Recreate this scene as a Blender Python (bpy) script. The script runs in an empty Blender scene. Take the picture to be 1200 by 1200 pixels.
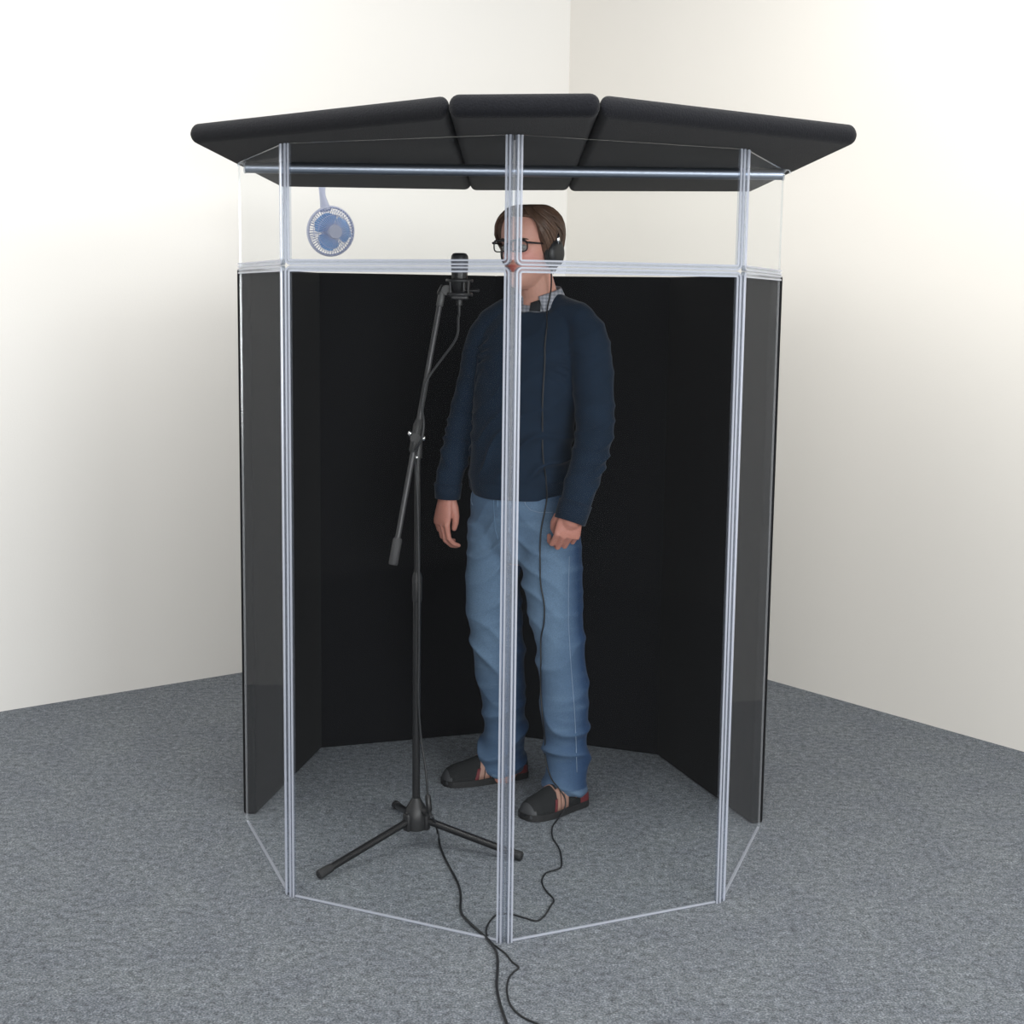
import bpy, bmesh, math, random
import numpy as np
from mathutils import Vector, Matrix, noise
from mathutils.bvhtree import BVHTree

random.seed(4)
PI = math.pi
scn = bpy.context.scene
col = scn.collection

# ------------------------------------------------------------------ camera
FPX = 1781.66
CAM = Vector((-0.00761, -4.44606, 1.59626))
PITCH, YAW, ROLL = 0.14081, -0.00413, 0.01298


def cam_basis():
    cy, sy = math.cos(YAW), math.sin(YAW)
    f = Vector((-sy * math.cos(PITCH), cy * math.cos(PITCH), -math.sin(PITCH)))
    r = Vector((cy, sy, 0))
    u = r.cross(f)
    return (math.cos(ROLL) * r + math.sin(ROLL) * u, -math.sin(ROLL) * r + math.cos(ROLL) * u, f)


CR, CU, CF = cam_basis()


def ray(px, py):
    return (CF + CR * ((px - 600) / FPX) + CU * ((600 - py) / FPX))


def at(px, py, Y):
    d = ray(px, py)
    return CAM + d * ((Y - CAM.y) / d.y)


def ground(px, py, z=0.0):
    d = ray(px, py)
    return CAM + d * ((z - CAM.z) / d.z)


cd = bpy.data.cameras.new('camera')
cam = bpy.data.objects.new('camera', cd)
col.objects.link(cam)
m = Matrix((CR, CU, -CF)).transposed().to_4x4()
m.translation = CAM
cam.matrix_world = m
cd.sensor_width = 36
cd.lens = FPX / 1200 * 36
cd.clip_start = 0.05
scn.camera = cam

# ------------------------------------------------------------------ materials


def new_mat(name):
    mt = bpy.data.materials.new(name)
    mt.use_nodes = True
    nt = mt.node_tree
    return mt, nt, nt.nodes['Principled BSDF'], nt.nodes['Material Output']


def setp(b, **k):
    for a, v in k.items():
        b.inputs[a.replace('_', ' ')].default_value = v


def simple(name, colr, rough=0.5, metal=0.0, var=0.12, scale=40, bump=0.0, bscale=None, spec=0.5, sheen=0.0):
    mt, nt, b, out = new_mat(name)
    N, L = nt.nodes, nt.links
    tc = N.new('ShaderNodeTexCoord')
    nz = N.new('ShaderNodeTexNoise')
    nz.inputs['Scale'].default_value = scale
    nz.inputs['Detail'].default_value = 4
    L.new(tc.outputs['Object'], nz.inputs['Vector'])
    mix = N.new('ShaderNodeMix')
    mix.data_type = 'RGBA'
    c = list(colr)
    mix.inputs[6].default_value = [max(0, x * (1 - var)) for x in c] + [1]
    mix.inputs[7].default_value = [min(1, x * (1 + var)) for x in c] + [1]
    L.new(nz.outputs['Fac'], mix.inputs[0])
    L.new(mix.outputs[2], b.inputs['Base Color'])
    setp(b, Roughness=rough, Metallic=metal)
    b.inputs['Specular IOR Level'].default_value = spec
    if sheen:
        b.inputs['Sheen Weight'].default_value = sheen
        b.inputs['Sheen Roughness'].default_value = 0.5
    if bump:
        n2 = N.new('ShaderNodeTexNoise')
        n2.inputs['Scale'].default_value = bscale or scale
        n2.inputs['Detail'].default_value = 3
        L.new(tc.outputs['Object'], n2.inputs['Vector'])
        bp = N.new('ShaderNodeBump')
        bp.inputs['Strength'].default_value = bump
        bp.inputs['Distance'].default_value = 0.004
        L.new(n2.outputs['Fac'], bp.inputs['Height'])
        L.new(bp.outputs['Normal'], b.inputs['Normal'])
    return mt


def clear(name, tint, base, power, gain, rough=0.03, haze=0.0, haze_col=(0.9, 0.92, 0.96), graze=False):
    """thin clear plastic: transparent body, reflection rising at glancing angles, a little haze"""
    mt, nt, b, out = new_mat(name)
    N, L = nt.nodes, nt.links
    N.remove(b)
    tr = N.new('ShaderNodeBsdfTransparent')
    tr.inputs['Color'].default_value = (*tint, 1)
    gl = N.new('ShaderNodeBsdfGlossy')
    gl.inputs['Roughness'].default_value = rough
    gl.inputs['Color'].default_value = (1, 1, 1, 1)
    lw = N.new('ShaderNodeLayerWeight')
    lw.inputs['Blend'].default_value = 0.5
    pw = N.new('ShaderNodeMath')
    pw.operation = 'POWER'
    pw.inputs[1].default_value = power
    L.new(lw.outputs['Facing'], pw.inputs[0])
    ma = N.new('ShaderNodeMath')
    ma.operation = 'MULTIPLY_ADD'
    ma.inputs[1].default_value = gain
    ma.inputs[2].default_value = base
    ma.use_clamp = True
    L.new(pw.outputs[0], ma.inputs[0])
    mx = N.new('ShaderNodeMixShader')
    L.new(ma.outputs[0], mx.inputs[0])
    src = tr
    if haze:
        df = N.new('ShaderNodeBsdfDiffuse')
        df.inputs['Color'].default_value = (*haze_col, 1)
        tl = N.new('ShaderNodeBsdfTranslucent')
        tl.inputs['Color'].default_value = (*haze_col, 1)
        a = N.new('ShaderNodeMixShader')
        a.inputs[0].default_value = 0.4
        L.new(df.outputs[0], a.inputs[1])
        L.new(tl.outputs[0], a.inputs[2])
        h = N.new('ShaderNodeMixShader')
        h.inputs[0].default_value = haze
        if graze:      # haze grows towards glancing angles
            mh = N.new('ShaderNodeMath')
            mh.operation = 'MULTIPLY_ADD'
            mh.inputs[1].default_value = haze
            mh.inputs[2].default_value = 0.0015
            L.new(pw.outputs[0], mh.inputs[0])
            L.new(mh.outputs[0], h.inputs[0])
        L.new(tr.outputs[0], h.inputs[1])
        L.new(a.outputs[0], h.inputs[2])
        src = h
    L.new(src.outputs[0], mx.inputs[1])
    L.new(gl.outputs[0], mx.inputs[2])
    L.new(mx.outputs[0], out.inputs['Surface'])
    return mt


M = {}
M['acrylic'] = clear('clear_acrylic', (0.985, 0.99, 0.99), 0.003, 4.0, 0.03, haze=0.055, graze=True)
M['acrylic_edge'] = clear('acrylic_cut_edge', (0.9, 0.93, 0.95), 0.08, 2, 0.3, rough=0.15, haze=0.18)
M['vinyl'] = clear('clear_vinyl_web', (0.90, 0.92, 0.95), 0.03, 2, 0.2, rough=0.35, haze=0.04, haze_col=(0.8, 0.84, 0.95))
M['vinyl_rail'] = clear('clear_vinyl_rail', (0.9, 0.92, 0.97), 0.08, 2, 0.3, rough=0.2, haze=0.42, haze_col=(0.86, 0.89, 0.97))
M['lens'] = clear('eyeglass_lens', (0.97, 0.98, 0.98), 0.012, 4, 0.3)
M['sorber'] = simple('black_panel_fabric', (0.006, 0.0063, 0.0075), 0.95, var=0.35, scale=260, bump=0.35, bscale=420, spec=0.15, sheen=0.03)
M['sorber_lid'] = simple('charcoal_lid_fabric', (0.0075, 0.008, 0.0105), 0.95, var=0.5, scale=220, bump=0.6, bscale=260, spec=0.15, sheen=0.06)
M['chrome'] = simple('brushed_aluminium', (0.42, 0.47, 0.56), 0.42, 1.0, var=0.03)
M['steel'] = simple('polished_steel', (0.8, 0.8, 0.8), 0.12, 1.0, var=0.02)
M['black_metal'] = simple('black_powder_coat', (0.010, 0.010, 0.011), 0.36, 0.0, var=0.2, spec=0.4)
M['black_plastic'] = simple('black_plastic', (0.012, 0.012, 0.013), 0.45, var=0.2)
M['black_rubber'] = simple('black_rubber', (0.014, 0.014, 0.015), 0.7, var=0.2)
M['cable'] = simple('black_cable_jacket', (0.010, 0.011, 0.013), 0.5, var=0.2)
M['brass'] = simple('worn_gold_sticker', (0.35, 0.25, 0.1), 0.4, 0.7)
M['mic_mesh'] = simple('dark_mic_grille', (0.03, 0.03, 0.033), 0.4, 0.6, var=0.5, scale=600)
M['fan_cage'] = simple('lilac_grey_fan_plastic', (0.54, 0.57, 0.72), 0.45, var=0.05)
M['fan_blade'] = clear('sky_blue_blade_plastic', (0.55, 0.76, 0.96), 0.03, 3, 0.2, rough=0.3, haze=0.62, haze_col=(0.36, 0.64, 0.98))
M['hair'] = None
M['eye_white'] = simple('eye_white', (0.27, 0.26, 0.255), 0.15, var=0.03)
M['iris'] = simple('dark_iris', (0.05, 0.04, 0.03), 0.15)
M['brow'] = simple('brown_eyebrow', (0.035, 0.02, 0.013), 0.8)
M['frame_black'] = simple('dark_glasses_frame', (0.012, 0.010, 0.012), 0.25)
M['shoe'] = simple('black_shoe_mesh', (0.013, 0.014, 0.015), 0.8, var=0.4, scale=300, bump=0.5, bscale=500, spec=0.25)
M['shoe_toe'] = simple('dark_grey_toe_bumper', (0.035, 0.037, 0.041), 0.6)
M['shoe_tan'] = simple('tan_shoe_overlay', (0.27, 0.15, 0.115), 0.6, var=0.15, scale=90)
M['shoe_red'] = simple('red_heel_foam', (0.10, 0.010, 0.014), 0.7)
M['sole'] = simple('black_sole_rubber', (0.010, 0.010, 0.011), 0.7)
M['undershirt'] = simple('dark_undershirt', (0.01, 0.011, 0.014), 0.9)


def mat_wall(nm='white_painted_wall', c=(0.735, 0.722, 0.695)):
    mt, nt, b, out = new_mat(nm)
    N, L = nt.nodes, nt.links
    tc = N.new('ShaderNodeTexCoord')
    n1 = N.new('ShaderNodeTexNoise')
    n1.inputs['Scale'].default_value = 1.1
    n1.inputs['Detail'].default_value = 2
    L.new(tc.outputs['Object'], n1.inputs['Vector'])
    mix = N.new('ShaderNodeMix')
    mix.data_type = 'RGBA'
    mix.inputs[6].default_value = (*c, 1)
    mix.inputs[7].default_value = (c[0] * 1.03, c[1] * 1.03, c[2] * 1.03, 1)
    L.new(n1.outputs['Fac'], mix.inputs[0])
    L.new(mix.outputs[2], b.inputs['Base Color'])
    setp(b, Roughness=0.85)
    b.inputs['Specular IOR Level'].default_value = 0.2
    n2 = N.new('ShaderNodeTexNoise')
    n2.inputs['Scale'].default_value = 160
    L.new(tc.outputs['Object'], n2.inputs['Vector'])
    bp = N.new('ShaderNodeBump')
    bp.inputs['Strength'].default_value = 0.12
    bp.inputs['Distance'].default_value = 0.002
    L.new(n2.outputs['Fac'], bp.inputs['Height'])
    L.new(bp.outputs['Normal'], b.inputs['Normal'])
    return mt


def mat_carpet():
    mt, nt, b, out = new_mat('blue_grey_carpet')
    N, L = nt.nodes, nt.links
    tc = N.new('ShaderNodeTexCoord')
    n1 = N.new('ShaderNodeTexNoise')
    n1.inputs['Scale'].default_value = 190
    n1.inputs['Detail'].default_value = 3
    n1.inputs['Roughness'].default_value = 0.7
    L.new(tc.outputs['Object'], n1.inputs['Vector'])
    r1 = N.new('ShaderNodeValToRGB')
    cr = r1.color_ramp
    cr.elements[0].position = 0.30
    cr.elements[0].color = (0.064, 0.074, 0.087, 1)
    cr.elements[1].position = 0.72
    cr.elements[1].color = (0.37, 0.39, 0.415, 1)
    e = cr.elements.new(0.5)
    e.color = (0.168, 0.185, 0.206, 1)
    L.new(n1.outputs['Fac'], r1.inputs[0])
    n2 = N.new('ShaderNodeTexNoise')
    n2.inputs['Scale'].default_value = 45
    n2.inputs['Detail'].default_value = 4
    n2.inputs['Roughness'].default_value = 0.65
    L.new(tc.outputs['Object'], n2.inputs['Vector'])
    r2 = N.new('ShaderNodeValToRGB')
    r2.color_ramp.elements[0].position = 0.32
    r2.color_ramp.elements[0].color = (0.62, 0.62, 0.62, 1)
    r2.color_ramp.elements[1].position = 0.68
    r2.color_ramp.elements[1].color = (1.3, 1.3, 1.3, 1)
    L.new(n2.outputs['Fac'], r2.inputs[0])
    mm = N.new('ShaderNodeMix')
    mm.data_type = 'RGBA'
    mm.blend_type = 'MULTIPLY'
    mm.inputs[0].default_value = 1
    L.new(r1.outputs[0], mm.inputs[6])
    L.new(r2.outputs[0], mm.inputs[7])
    n3 = N.new('ShaderNodeTexNoise')
    n3.inputs['Scale'].default_value = 6
    n3.inputs['Detail'].default_value = 3
    L.new(tc.outputs['Object'], n3.inputs['Vector'])
    r3 = N.new('ShaderNodeValToRGB')
    r3.color_ramp.elements[0].position = 0.3
    r3.color_ramp.elements[0].color = (0.93, 0.93, 0.95, 1)
    r3.color_ramp.elements[1].position = 0.7
    r3.color_ramp.elements[1].color = (1.06, 1.06, 1.04, 1)
    L.new(n3.outputs['Fac'], r3.inputs[0])
    m2 = N.new('ShaderNodeMix')
    m2.data_type = 'RGBA'
    m2.blend_type = 'MULTIPLY'
    m2.inputs[0].default_value = 1
    L.new(mm.outputs[2], m2.inputs[6])
    L.new(r3.outputs[0], m2.inputs[7])
    L.new(m2.outputs[2], b.inputs['Base Color'])
    setp(b, Roughness=0.95)
    b.inputs['Specular IOR Level'].default_value = 0.1
    bp = N.new('ShaderNodeBump')
    bp.inputs['Strength'].default_value = 0.7
    bp.inputs['Distance'].default_value = 0.006
    L.new(n1.outputs['Fac'], bp.inputs['Height'])
    L.new(bp.outputs['Normal'], b.inputs['Normal'])
    return mt


def mat_attr(name, attr, rough, spec=0.4, bscale=300, bump=0.2, nvar=0.12, sss=0.0, sheen=0.0, stretch=(1, 1, 1)):
    """colour comes from the mesh's own pigment attribute, broken up by noise"""
    mt, nt, b, out = new_mat(name)
    N, L = nt.nodes, nt.links
    at_ = N.new('ShaderNodeAttribute')
    at_.attribute_name = attr
    tc = N.new('ShaderNodeTexCoord')
    mp = N.new('ShaderNodeMapping')
    mp.inputs['Scale'].default_value = stretch
    L.new(tc.outputs['Object'], mp.inputs['Vector'])
    nz = N.new('ShaderNodeTexNoise')
    nz.inputs['Scale'].default_value = bscale
    nz.inputs['Detail'].default_value = 4
    L.new(mp.outputs[0], nz.inputs['Vector'])
    mr = N.new('ShaderNodeMapRange')
    mr.inputs['To Min'].default_value = 1 - nvar
    mr.inputs['To Max'].default_value = 1 + nvar
    mr.inputs['From Min'].default_value = 0.3
    mr.inputs['From Max'].default_value = 0.7
    L.new(nz.outputs['Fac'], mr.inputs['Value'])
    vm = N.new('ShaderNodeVectorMath')
    vm.operation = 'SCALE'
    L.new(at_.outputs['Color'], vm.inputs[0])
    L.new(mr.outputs[0], vm.inputs['Scale'])
    L.new(vm.outputs[0], b.inputs['Base Color'])
    setp(b, Roughness=rough)
    b.inputs['Specular IOR Level'].default_value = spec
    if sss:
        b.inputs['Subsurface Weight'].default_value = sss
        b.inputs['Subsurface Radius'].default_value = (0.01, 0.004, 0.002)
        b.inputs['Subsurface Scale'].default_value = 0.5
    if sheen:
        b.inputs['Sheen Weight'].default_value = sheen
        b.inputs['Sheen Roughness'].default_value = 0.4
    if bump:
        bp = N.new('ShaderNodeBump')
        bp.inputs['Strength'].default_value = bump
        bp.inputs['Distance'].default_value = 0.002
        L.new(nz.outputs['Fac'], bp.inputs['Height'])
        L.new(bp.outputs['Normal'], b.inputs['Normal'])
    return mt


M['wall'] = mat_wall()
M['carpet'] = mat_carpet()
M['skin'] = mat_attr('skin', 'pigment', 0.5, 0.35, 220, 0.06, 0.05, sss=0.12)
M['denim'] = mat_attr('faded_denim', 'pigment', 0.85, 0.15, 350, 0.4, 0.16, sheen=0.05)
M['sweater'] = mat_attr('navy_knit', 'pigment', 0.9, 0.12, 300, 0.12, 0.12, sheen=0.10)
M['hair'] = mat_attr('brown_hair', 'pigment', 0.42, 0.45, 160, 0.3, 0.25)


def mat_plaid():
    mt, nt, b, out = new_mat('grey_plaid_cotton')
    N, L = nt.nodes, nt.links
    tc = N.new('ShaderNodeTexCoord')
    acc = None
    for ax, sc in (('X', 260), ('Z', 300)):
        w = N.new('ShaderNodeTexWave')
        w.wave_type = 'BANDS'
        w.bands_direction = ax
        w.inputs['Scale'].default_value = sc / 10
        w.inputs['Distortion'].default_value = 0.6
        L.new(tc.outputs['Object'], w.inputs['Vector'])
        if acc is None:
            acc = w.outputs['Fac']
        else:
            ad = N.new('ShaderNodeMath')
            ad.operation = 'ADD'
            L.new(acc, ad.inputs[0])
            L.new(w.outputs['Fac'], ad.inputs[1])
            acc = ad.outputs[0]
    mr = N.new('ShaderNodeMapRange')
    mr.inputs['From Max'].default_value = 2
    L.new(acc, mr.inputs['Value'])
    r = N.new('ShaderNodeValToRGB')
    r.color_ramp.elements[0].position = 0.25
    r.color_ramp.elements[0].color = (0.19, 0.20, 0.235, 1)
    r.color_ramp.elements[1].position = 0.9
    r.color_ramp.elements[1].color = (0.36, 0.37, 0.41, 1)
    L.new(mr.outputs[0], r.inputs[0])
    L.new(r.outputs[0], b.inputs['Base Color'])
    setp(b, Roughness=0.85)
    return mt


M['plaid'] = mat_plaid()

# ------------------------------------------------------------------ object helpers


def link(name, me, mats, parent=None, smooth=False, ang=None):
    o = bpy.data.objects.new(name, me)
    col.objects.link(o)
    if not isinstance(mats, (list, tuple)):
        mats = [mats]
    if not me.materials:
        for x in mats:
            me.materials.append(x)
    if parent:
        o.parent = parent
        o.matrix_parent_inverse = Matrix.Translation(-parent.location) if parent.rotation_euler[:] == (0, 0, 0) else parent.matrix_basis.inverted()
    if smooth:
        me.polygons.foreach_set('use_smooth', [True] * len(me.polygons))
        if ang:
            me.set_sharp_from_angle(angle=math.radians(ang))
    return o


def obj(name, bm, mats, parent=None, smooth=False, ang=None, keep=False):
    if not keep:
        bmesh.ops.recalc_face_normals(bm, faces=bm.faces)
    me = bpy.data.meshes.new(name)
    bm.to_mesh(me)
    bm.free()
    return link(name, me, mats, parent, smooth, ang)


def tag(o, label, cat, group=None, kind=None):
    if label:
        o['label'] = label
    if cat:
        o['category'] = cat
    if group:
        o['group'] = group
    if kind:
        o['kind'] = kind
    return o


def empty(name, loc, label, cat, group=None):
    o = bpy.data.objects.new(name, None)
    o.empty_display_size = 0.05
    o.location = loc
    col.objects.link(o)
    return tag(o, label, cat, group)


def structure(o):
    o['kind'] = 'structure'
    return o


def add_ring_loft(bm, rings, cap=True, mat=0):
    """rings: list of lists of Vectors, same count"""
    vs = [[bm.verts.new(p) for p in r] for r in rings]
    n = len(vs[0])
    fs = []
    for a, b in zip(vs[:-1], vs[1:]):
        for i in range(n):
            j = (i + 1) % n
            fs.append(bm.faces.new((a[i], a[j], b[j], b[i])))
    if cap:
        fs.append(bm.faces.new(vs[0][::-1]))
        fs.append(bm.faces.new(vs[-1]))
    for f in fs:
        f.material_index = mat
    return vs


def frame(t, up=Vector((0, 0, 1))):
    t = t.normalized()
    if abs(t.dot(up)) > 0.97:
        up = Vector((0, 1, 0))
    a = t.cross(up).normalized()
    b = a.cross(t).normalized()
    return a, b


def add_tube(bm, pts, rad, n=10, cap=True, mat=0, round_ends=False):
    pts = [Vector(p) for p in pts]
    if not isinstance(rad, (list, tuple)):
        rad = [rad] * len(pts)
    rad = list(rad)
    tang = []
    for i in range(len(pts)):
        a = pts[max(0, i - 1)]
        b = pts[min(len(pts) - 1, i + 1)]
        tang.append((b - a).normalized())
    if round_ends:
        P, R, T = [], [], []
        for k in (0.0, 0.38, 0.71, 0.92):
            ang = k * PI / 2
            P.append(pts[0] - tang[0] * rad[0] * math.cos(ang))
            R.append(max(rad[0] * math.sin(ang), rad[0] * 0.12))
            T.append(tang[0])
        P += pts
        R += rad
        T += tang
        for k in (0.92, 0.71, 0.38, 0.0):
            ang = k * PI / 2
            P.append(pts[-1] + tang[-1] * rad[-1] * math.cos(ang))
            R.append(max(rad[-1] * math.sin(ang), rad[-1] * 0.12))
            T.append(tang[-1])
        pts, rad, tang = P, R, T
    a, b = frame(tang[0])
    rings = []
    for p, r, t in zip(pts, rad, tang):
        a = (a - t * a.dot(t)).normalized()
        b = t.cross(a).normalized()
        rings.append([p + (a * math.cos(2 * PI * k / n) + b * math.sin(2 * PI * k / n)) * r for k in range(n)])
    add_ring_loft(bm, rings, cap, mat)


def spline(pts, sub=8):
    pts = [Vector(p) for p in pts]
    P = [pts[0] * 2 - pts[1]] + pts + [pts[-1] * 2 - pts[-2]]
    out = []
    for i in range(1, len(P) - 2):
        p0, p1, p2, p3 = P[i - 1:i + 3]
        for k in range(sub):
            t = k / sub
            out.append(0.5 * ((2 * p1) + (p2 - p0) * t + (2 * p0 - 5 * p1 + 4 * p2 - p3) * t * t + (3 * p1 - p0 - 3 * p2 + p3) * t ** 3))
    out.append(pts[-1])
    return out


def add_box(bm, c, ax, ay, az, mat=0, bevel=0.0, seg=2):
    """box centred at c with half-extent vectors"""
    c = Vector(c)
    tmp = bmesh.new()
    v = []
    for i in (-1, 1):
        for j in (-1, 1):
            for k in (-1, 1):
                v.append(tmp.verts.new(c + ax * i + ay * j + az * k))
    for q in ((0, 1, 3, 2), (4, 6, 7, 5), (0, 4, 5, 1), (2, 3, 7, 6), (0, 2, 6, 4), (1, 5, 7, 3)):
        tmp.faces.new([v[i] for i in q])
    bmesh.ops.recalc_face_normals(tmp, faces=tmp.faces)
    if bevel:
        bmesh.ops.bevel(tmp, geom=tmp.edges[:], offset=bevel, segments=seg, affect='EDGES', profile=0.5)
    merge(bm, tmp, mat)


def merge(bm, tmp, mat=0):
    tmp.verts.index_update()
    vm = [bm.verts.new(v.co) for v in tmp.verts]
    for f in tmp.faces:
        nf = bm.faces.new([vm[v.index] for v in f.verts])
        nf.material_index = mat
    tmp.free()


def add_prism(bm, poly, z0, z1, bevel=0.0, seg=4, mat=0, vert_bevel=True):
    tmp = bmesh.new()
    a = [tmp.verts.new((x, y, z0)) for x, y in poly]
    b = [tmp.verts.new((x, y, z1)) for x, y in poly]
    n = len(poly)
    tmp.faces.new(a[::-1])
    tmp.faces.new(b)
    for i in range(n):
        j = (i + 1) % n
        tmp.faces.new((a[i], a[j], b[j], b[i]))
    bmesh.ops.recalc_face_normals(tmp, faces=tmp.faces)
    if bevel:
        bmesh.ops.bevel(tmp, geom=tmp.edges[:], offset=bevel, segments=seg, affect='EDGES', profile=0.5)
    merge(bm, tmp, mat)


def add_ellipsoid(bm, c, r, R=None, u=20, v=12, mat=0):
    tmp = bmesh.new()
    bmesh.ops.create_uvsphere(tmp, u_segments=u, v_segments=v, radius=1)
    Mx = Matrix.Translation(Vector(c)) @ (R.to_4x4() if R else Matrix.Identity(4)) @ Matrix.Diagonal((*r, 1))
    bmesh.ops.transform(tmp, matrix=Mx, verts=tmp.verts)
    merge(bm, tmp, mat)


def add_cyl(bm, p0, p1, r0, r1=None, n=24, mat=0):
    r1 = r0 if r1 is None else r1
    add_tube(bm, [p0, p1], [r0, r1], n, True, mat)


# ------------------------------------------------------------------ setting
corner = Vector((0.267, 2.974, 0))
dl = Vector((-0.779, -0.627, 0))
dr = Vector((0.599, -0.801, 0))
le = corner + dl * 6.2
re_ = corner + dr * 6.2
WH = 3.3

bm = bmesh.new()
pts = [corner, le, Vector((le.x, -7, 0)), Vector((re_.x, -7, 0)), re_]
top = [bm.verts.new(p) for p in pts]
bot = [bm.verts.new(p - Vector((0, 0, 0.1))) for p in pts]
bm.faces.new(top)
bm.faces.new(bot[::-1])
for i in range(5):
    j = (i + 1) % 5
    bm.faces.new((top[i], top[j], bot[j], bot[i]))
structure(obj('floor', bm, M['carpet']))


def wall(name, a, b, out, mt):
    bm = bmesh.new()
    c = (a + b) / 2 + out * 0.06 + Vector((0, 0, WH / 2 - 0.05))
    add_box(bm, c, (b - a) / 2, out * 0.06, Vector((0, 0, WH / 2 + 0.05)))
    structure(obj(name, bm, mt))


wall('wall_left', corner, le, Vector((-0.627, 0.779, 0)), M['wall'])
wall('wall_right', corner, re_, Vector((0.801, 0.599, 0)), mat_wall('warm_lit_white_wall', (0.735, 0.71, 0.665)))  # same paint, the warmer light on this wall put into its colour

# ------------------------------------------------------------------ booth: clear panels
VF = Vector((0.002, -0.843, 0))
VFL = Vector((-0.574, -0.557, 0))
VFR = Vector((0.581, -0.566, 0))
VL = Vector((-0.786, 0.021, 0))
VR = Vector((0.778, 0.021, 0))
H1, H2 = 1.667, 1.967
TH = 0.006


def round_rect(w, h, rads, seg=6):
    """2D outline, ccw from bottom-left; rads for corners bl, br, tr, tl"""
    out = []
    for (cx, cy, a0, r) in ((0, 0, PI, rads[0]), (w, 0, 1.5 * PI, rads[1]), (w, h, 0, rads[2]), (0, h, 0.5 * PI, rads[3])):
        sx = 1 if cx == 0 else -1
        sy = 1 if cy == 0 else -1
        if r <= 0:
            out.append((cx, cy))
            continue
        for k in range(seg + 1):
            a = a0 + k / seg * PI / 2
            out.append((cx + sx * r + r * math.cos(a), cy + sy * r + r * math.sin(a)))
    return out


def strip_path(w, h, left, right, top_, r=0.016, seg=6):
    """open path around one horizontal side plus chosen vertical sides, list of (pt, inward)"""
    # built for the horizontal side at the top (top_) or bottom
    P = []

    def arc(cx, cy, a0, a1):
        for k in range(seg + 1):
            a = a0 + (a1 - a0) * k / seg
            P.append(((cx + r * math.cos(a), cy + r * math.sin(a)), (-math.cos(a), -math.sin(a))))
    s = 1 if top_ else -1
    yh = h if top_ else 0
    ye = 0 if top_ else h
    if left:
        P.append(((0, ye), (1, 0)))
        arc(r, yh - s * r, PI, PI - s * PI / 2)
    else:
        P.append(((0, yh), (0, -s)))
    if right:
        arc(w - r, yh - s * r, s * PI / 2, 0)
        P.append(((w, ye), (-1, 0)))
    else:
        P.append(((w, yh), (0, -s)))
    return P


def clear_panel(name, A, B, z0, z1, left, right, top_strip, label, group, hinge_at=None):
    U = (B - A)
    Lw = U.length
    U = U / Lw
    Nn = Vector((U.y, -U.x, 0))          # outward (towards camera for the front panes)
    i0 = 0.0055 if left else 0.0
    i1 = 0.0055 if right else 0.0
    w = Lw - i0 - i1
    h = z1 - z0
    root = empty(name, A + U * Lw / 2 + Vector((0, 0, z0)), label, 'clear panel', group)
    O = A + U * i0 + Vector((0, 0, z0))

    def W(u, v, n=0.0):
        return O + U * u + Vector((0, 0, v)) + Nn * n
    r = 0.016
    rl = r if left else 0.003
    rr = r if right else 0.003
    rads = (0.002, 0.002, rr, rl) if top_strip else (rl, rr, rr, rl)
    out = round_rect(w, h, rads)
    bm = bmesh.new()
    f = [bm.verts.new(W(u, v, TH / 2)) for u, v in out]
    b = [bm.verts.new(W(u, v, -TH / 2)) for u, v in out]
    bm.faces.new(f).material_index = 0
    bm.faces.new(b[::-1]).material_index = 0
    for k in range(len(out)):
        j = (k + 1) % len(out)
        bm.faces.new((f[k], b[k], b[j], f[j])).material_index = 1
    obj('pane', bm, [M['acrylic'], M['acrylic_edge']], root)
    # clear edge trim, three rails on a web
    path = strip_path(w, h, left, right, top_strip)
    bm = bmesh.new()

    def band(s0, s1, t0, t1, mat):
        rings = []
        for (p, q) in path:
            rings.append([W(p[0] + q[0] * s0, p[1] + q[1] * s0, t0), W(p[0] + q[0] * s1, p[1] + q[1] * s1, t0),
                          W(p[0] + q[0] * s1, p[1] + q[1] * s1, t1), W(p[0] + q[0] * s0, p[1] + q[1] * s0, t1)])
        add_ring_loft(bm, rings, True, mat)
    for sgn in (1, -1):
        band(0.000, 0.0135, sgn * 0.0032, sgn * 0.0046, 0)
    for s0, s1 in ((0.0, 0.0040), (0.0094, 0.0136)):
        band(s0, s1, 0.0047, 0.0080, 1)
    band(-0.0016, -0.0001, -0.0046, 0.0046, 0)
    t = obj('edge_trim', bm, [M['vinyl'], M['vinyl_rail']], root)
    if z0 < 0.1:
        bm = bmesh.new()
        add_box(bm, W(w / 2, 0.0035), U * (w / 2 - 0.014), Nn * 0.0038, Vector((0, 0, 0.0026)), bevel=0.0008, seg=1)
        obj('bottom_light_line', bm, M['vinyl_rail'], root)  # pale strip added for the line of light in the pane's lower edge
    if hinge_at is not None:
        bm = bmesh.new()
        P = hinge_at
        nn = Vector((P.x, P.y, 0)).normalized()
        tt = Vector((-nn.y, nn.x, 0))
        add_box(bm, P + Vector((0, 0, (z0 + z1) / 2)) - nn * 0.001, tt * 0.0030, nn * 0.0014, Vector((0, 0, h / 2 - 0.012)), bevel=0.0005, seg=1)
        obj('hinge', bm, M['vinyl'], root)
    return root


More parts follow.
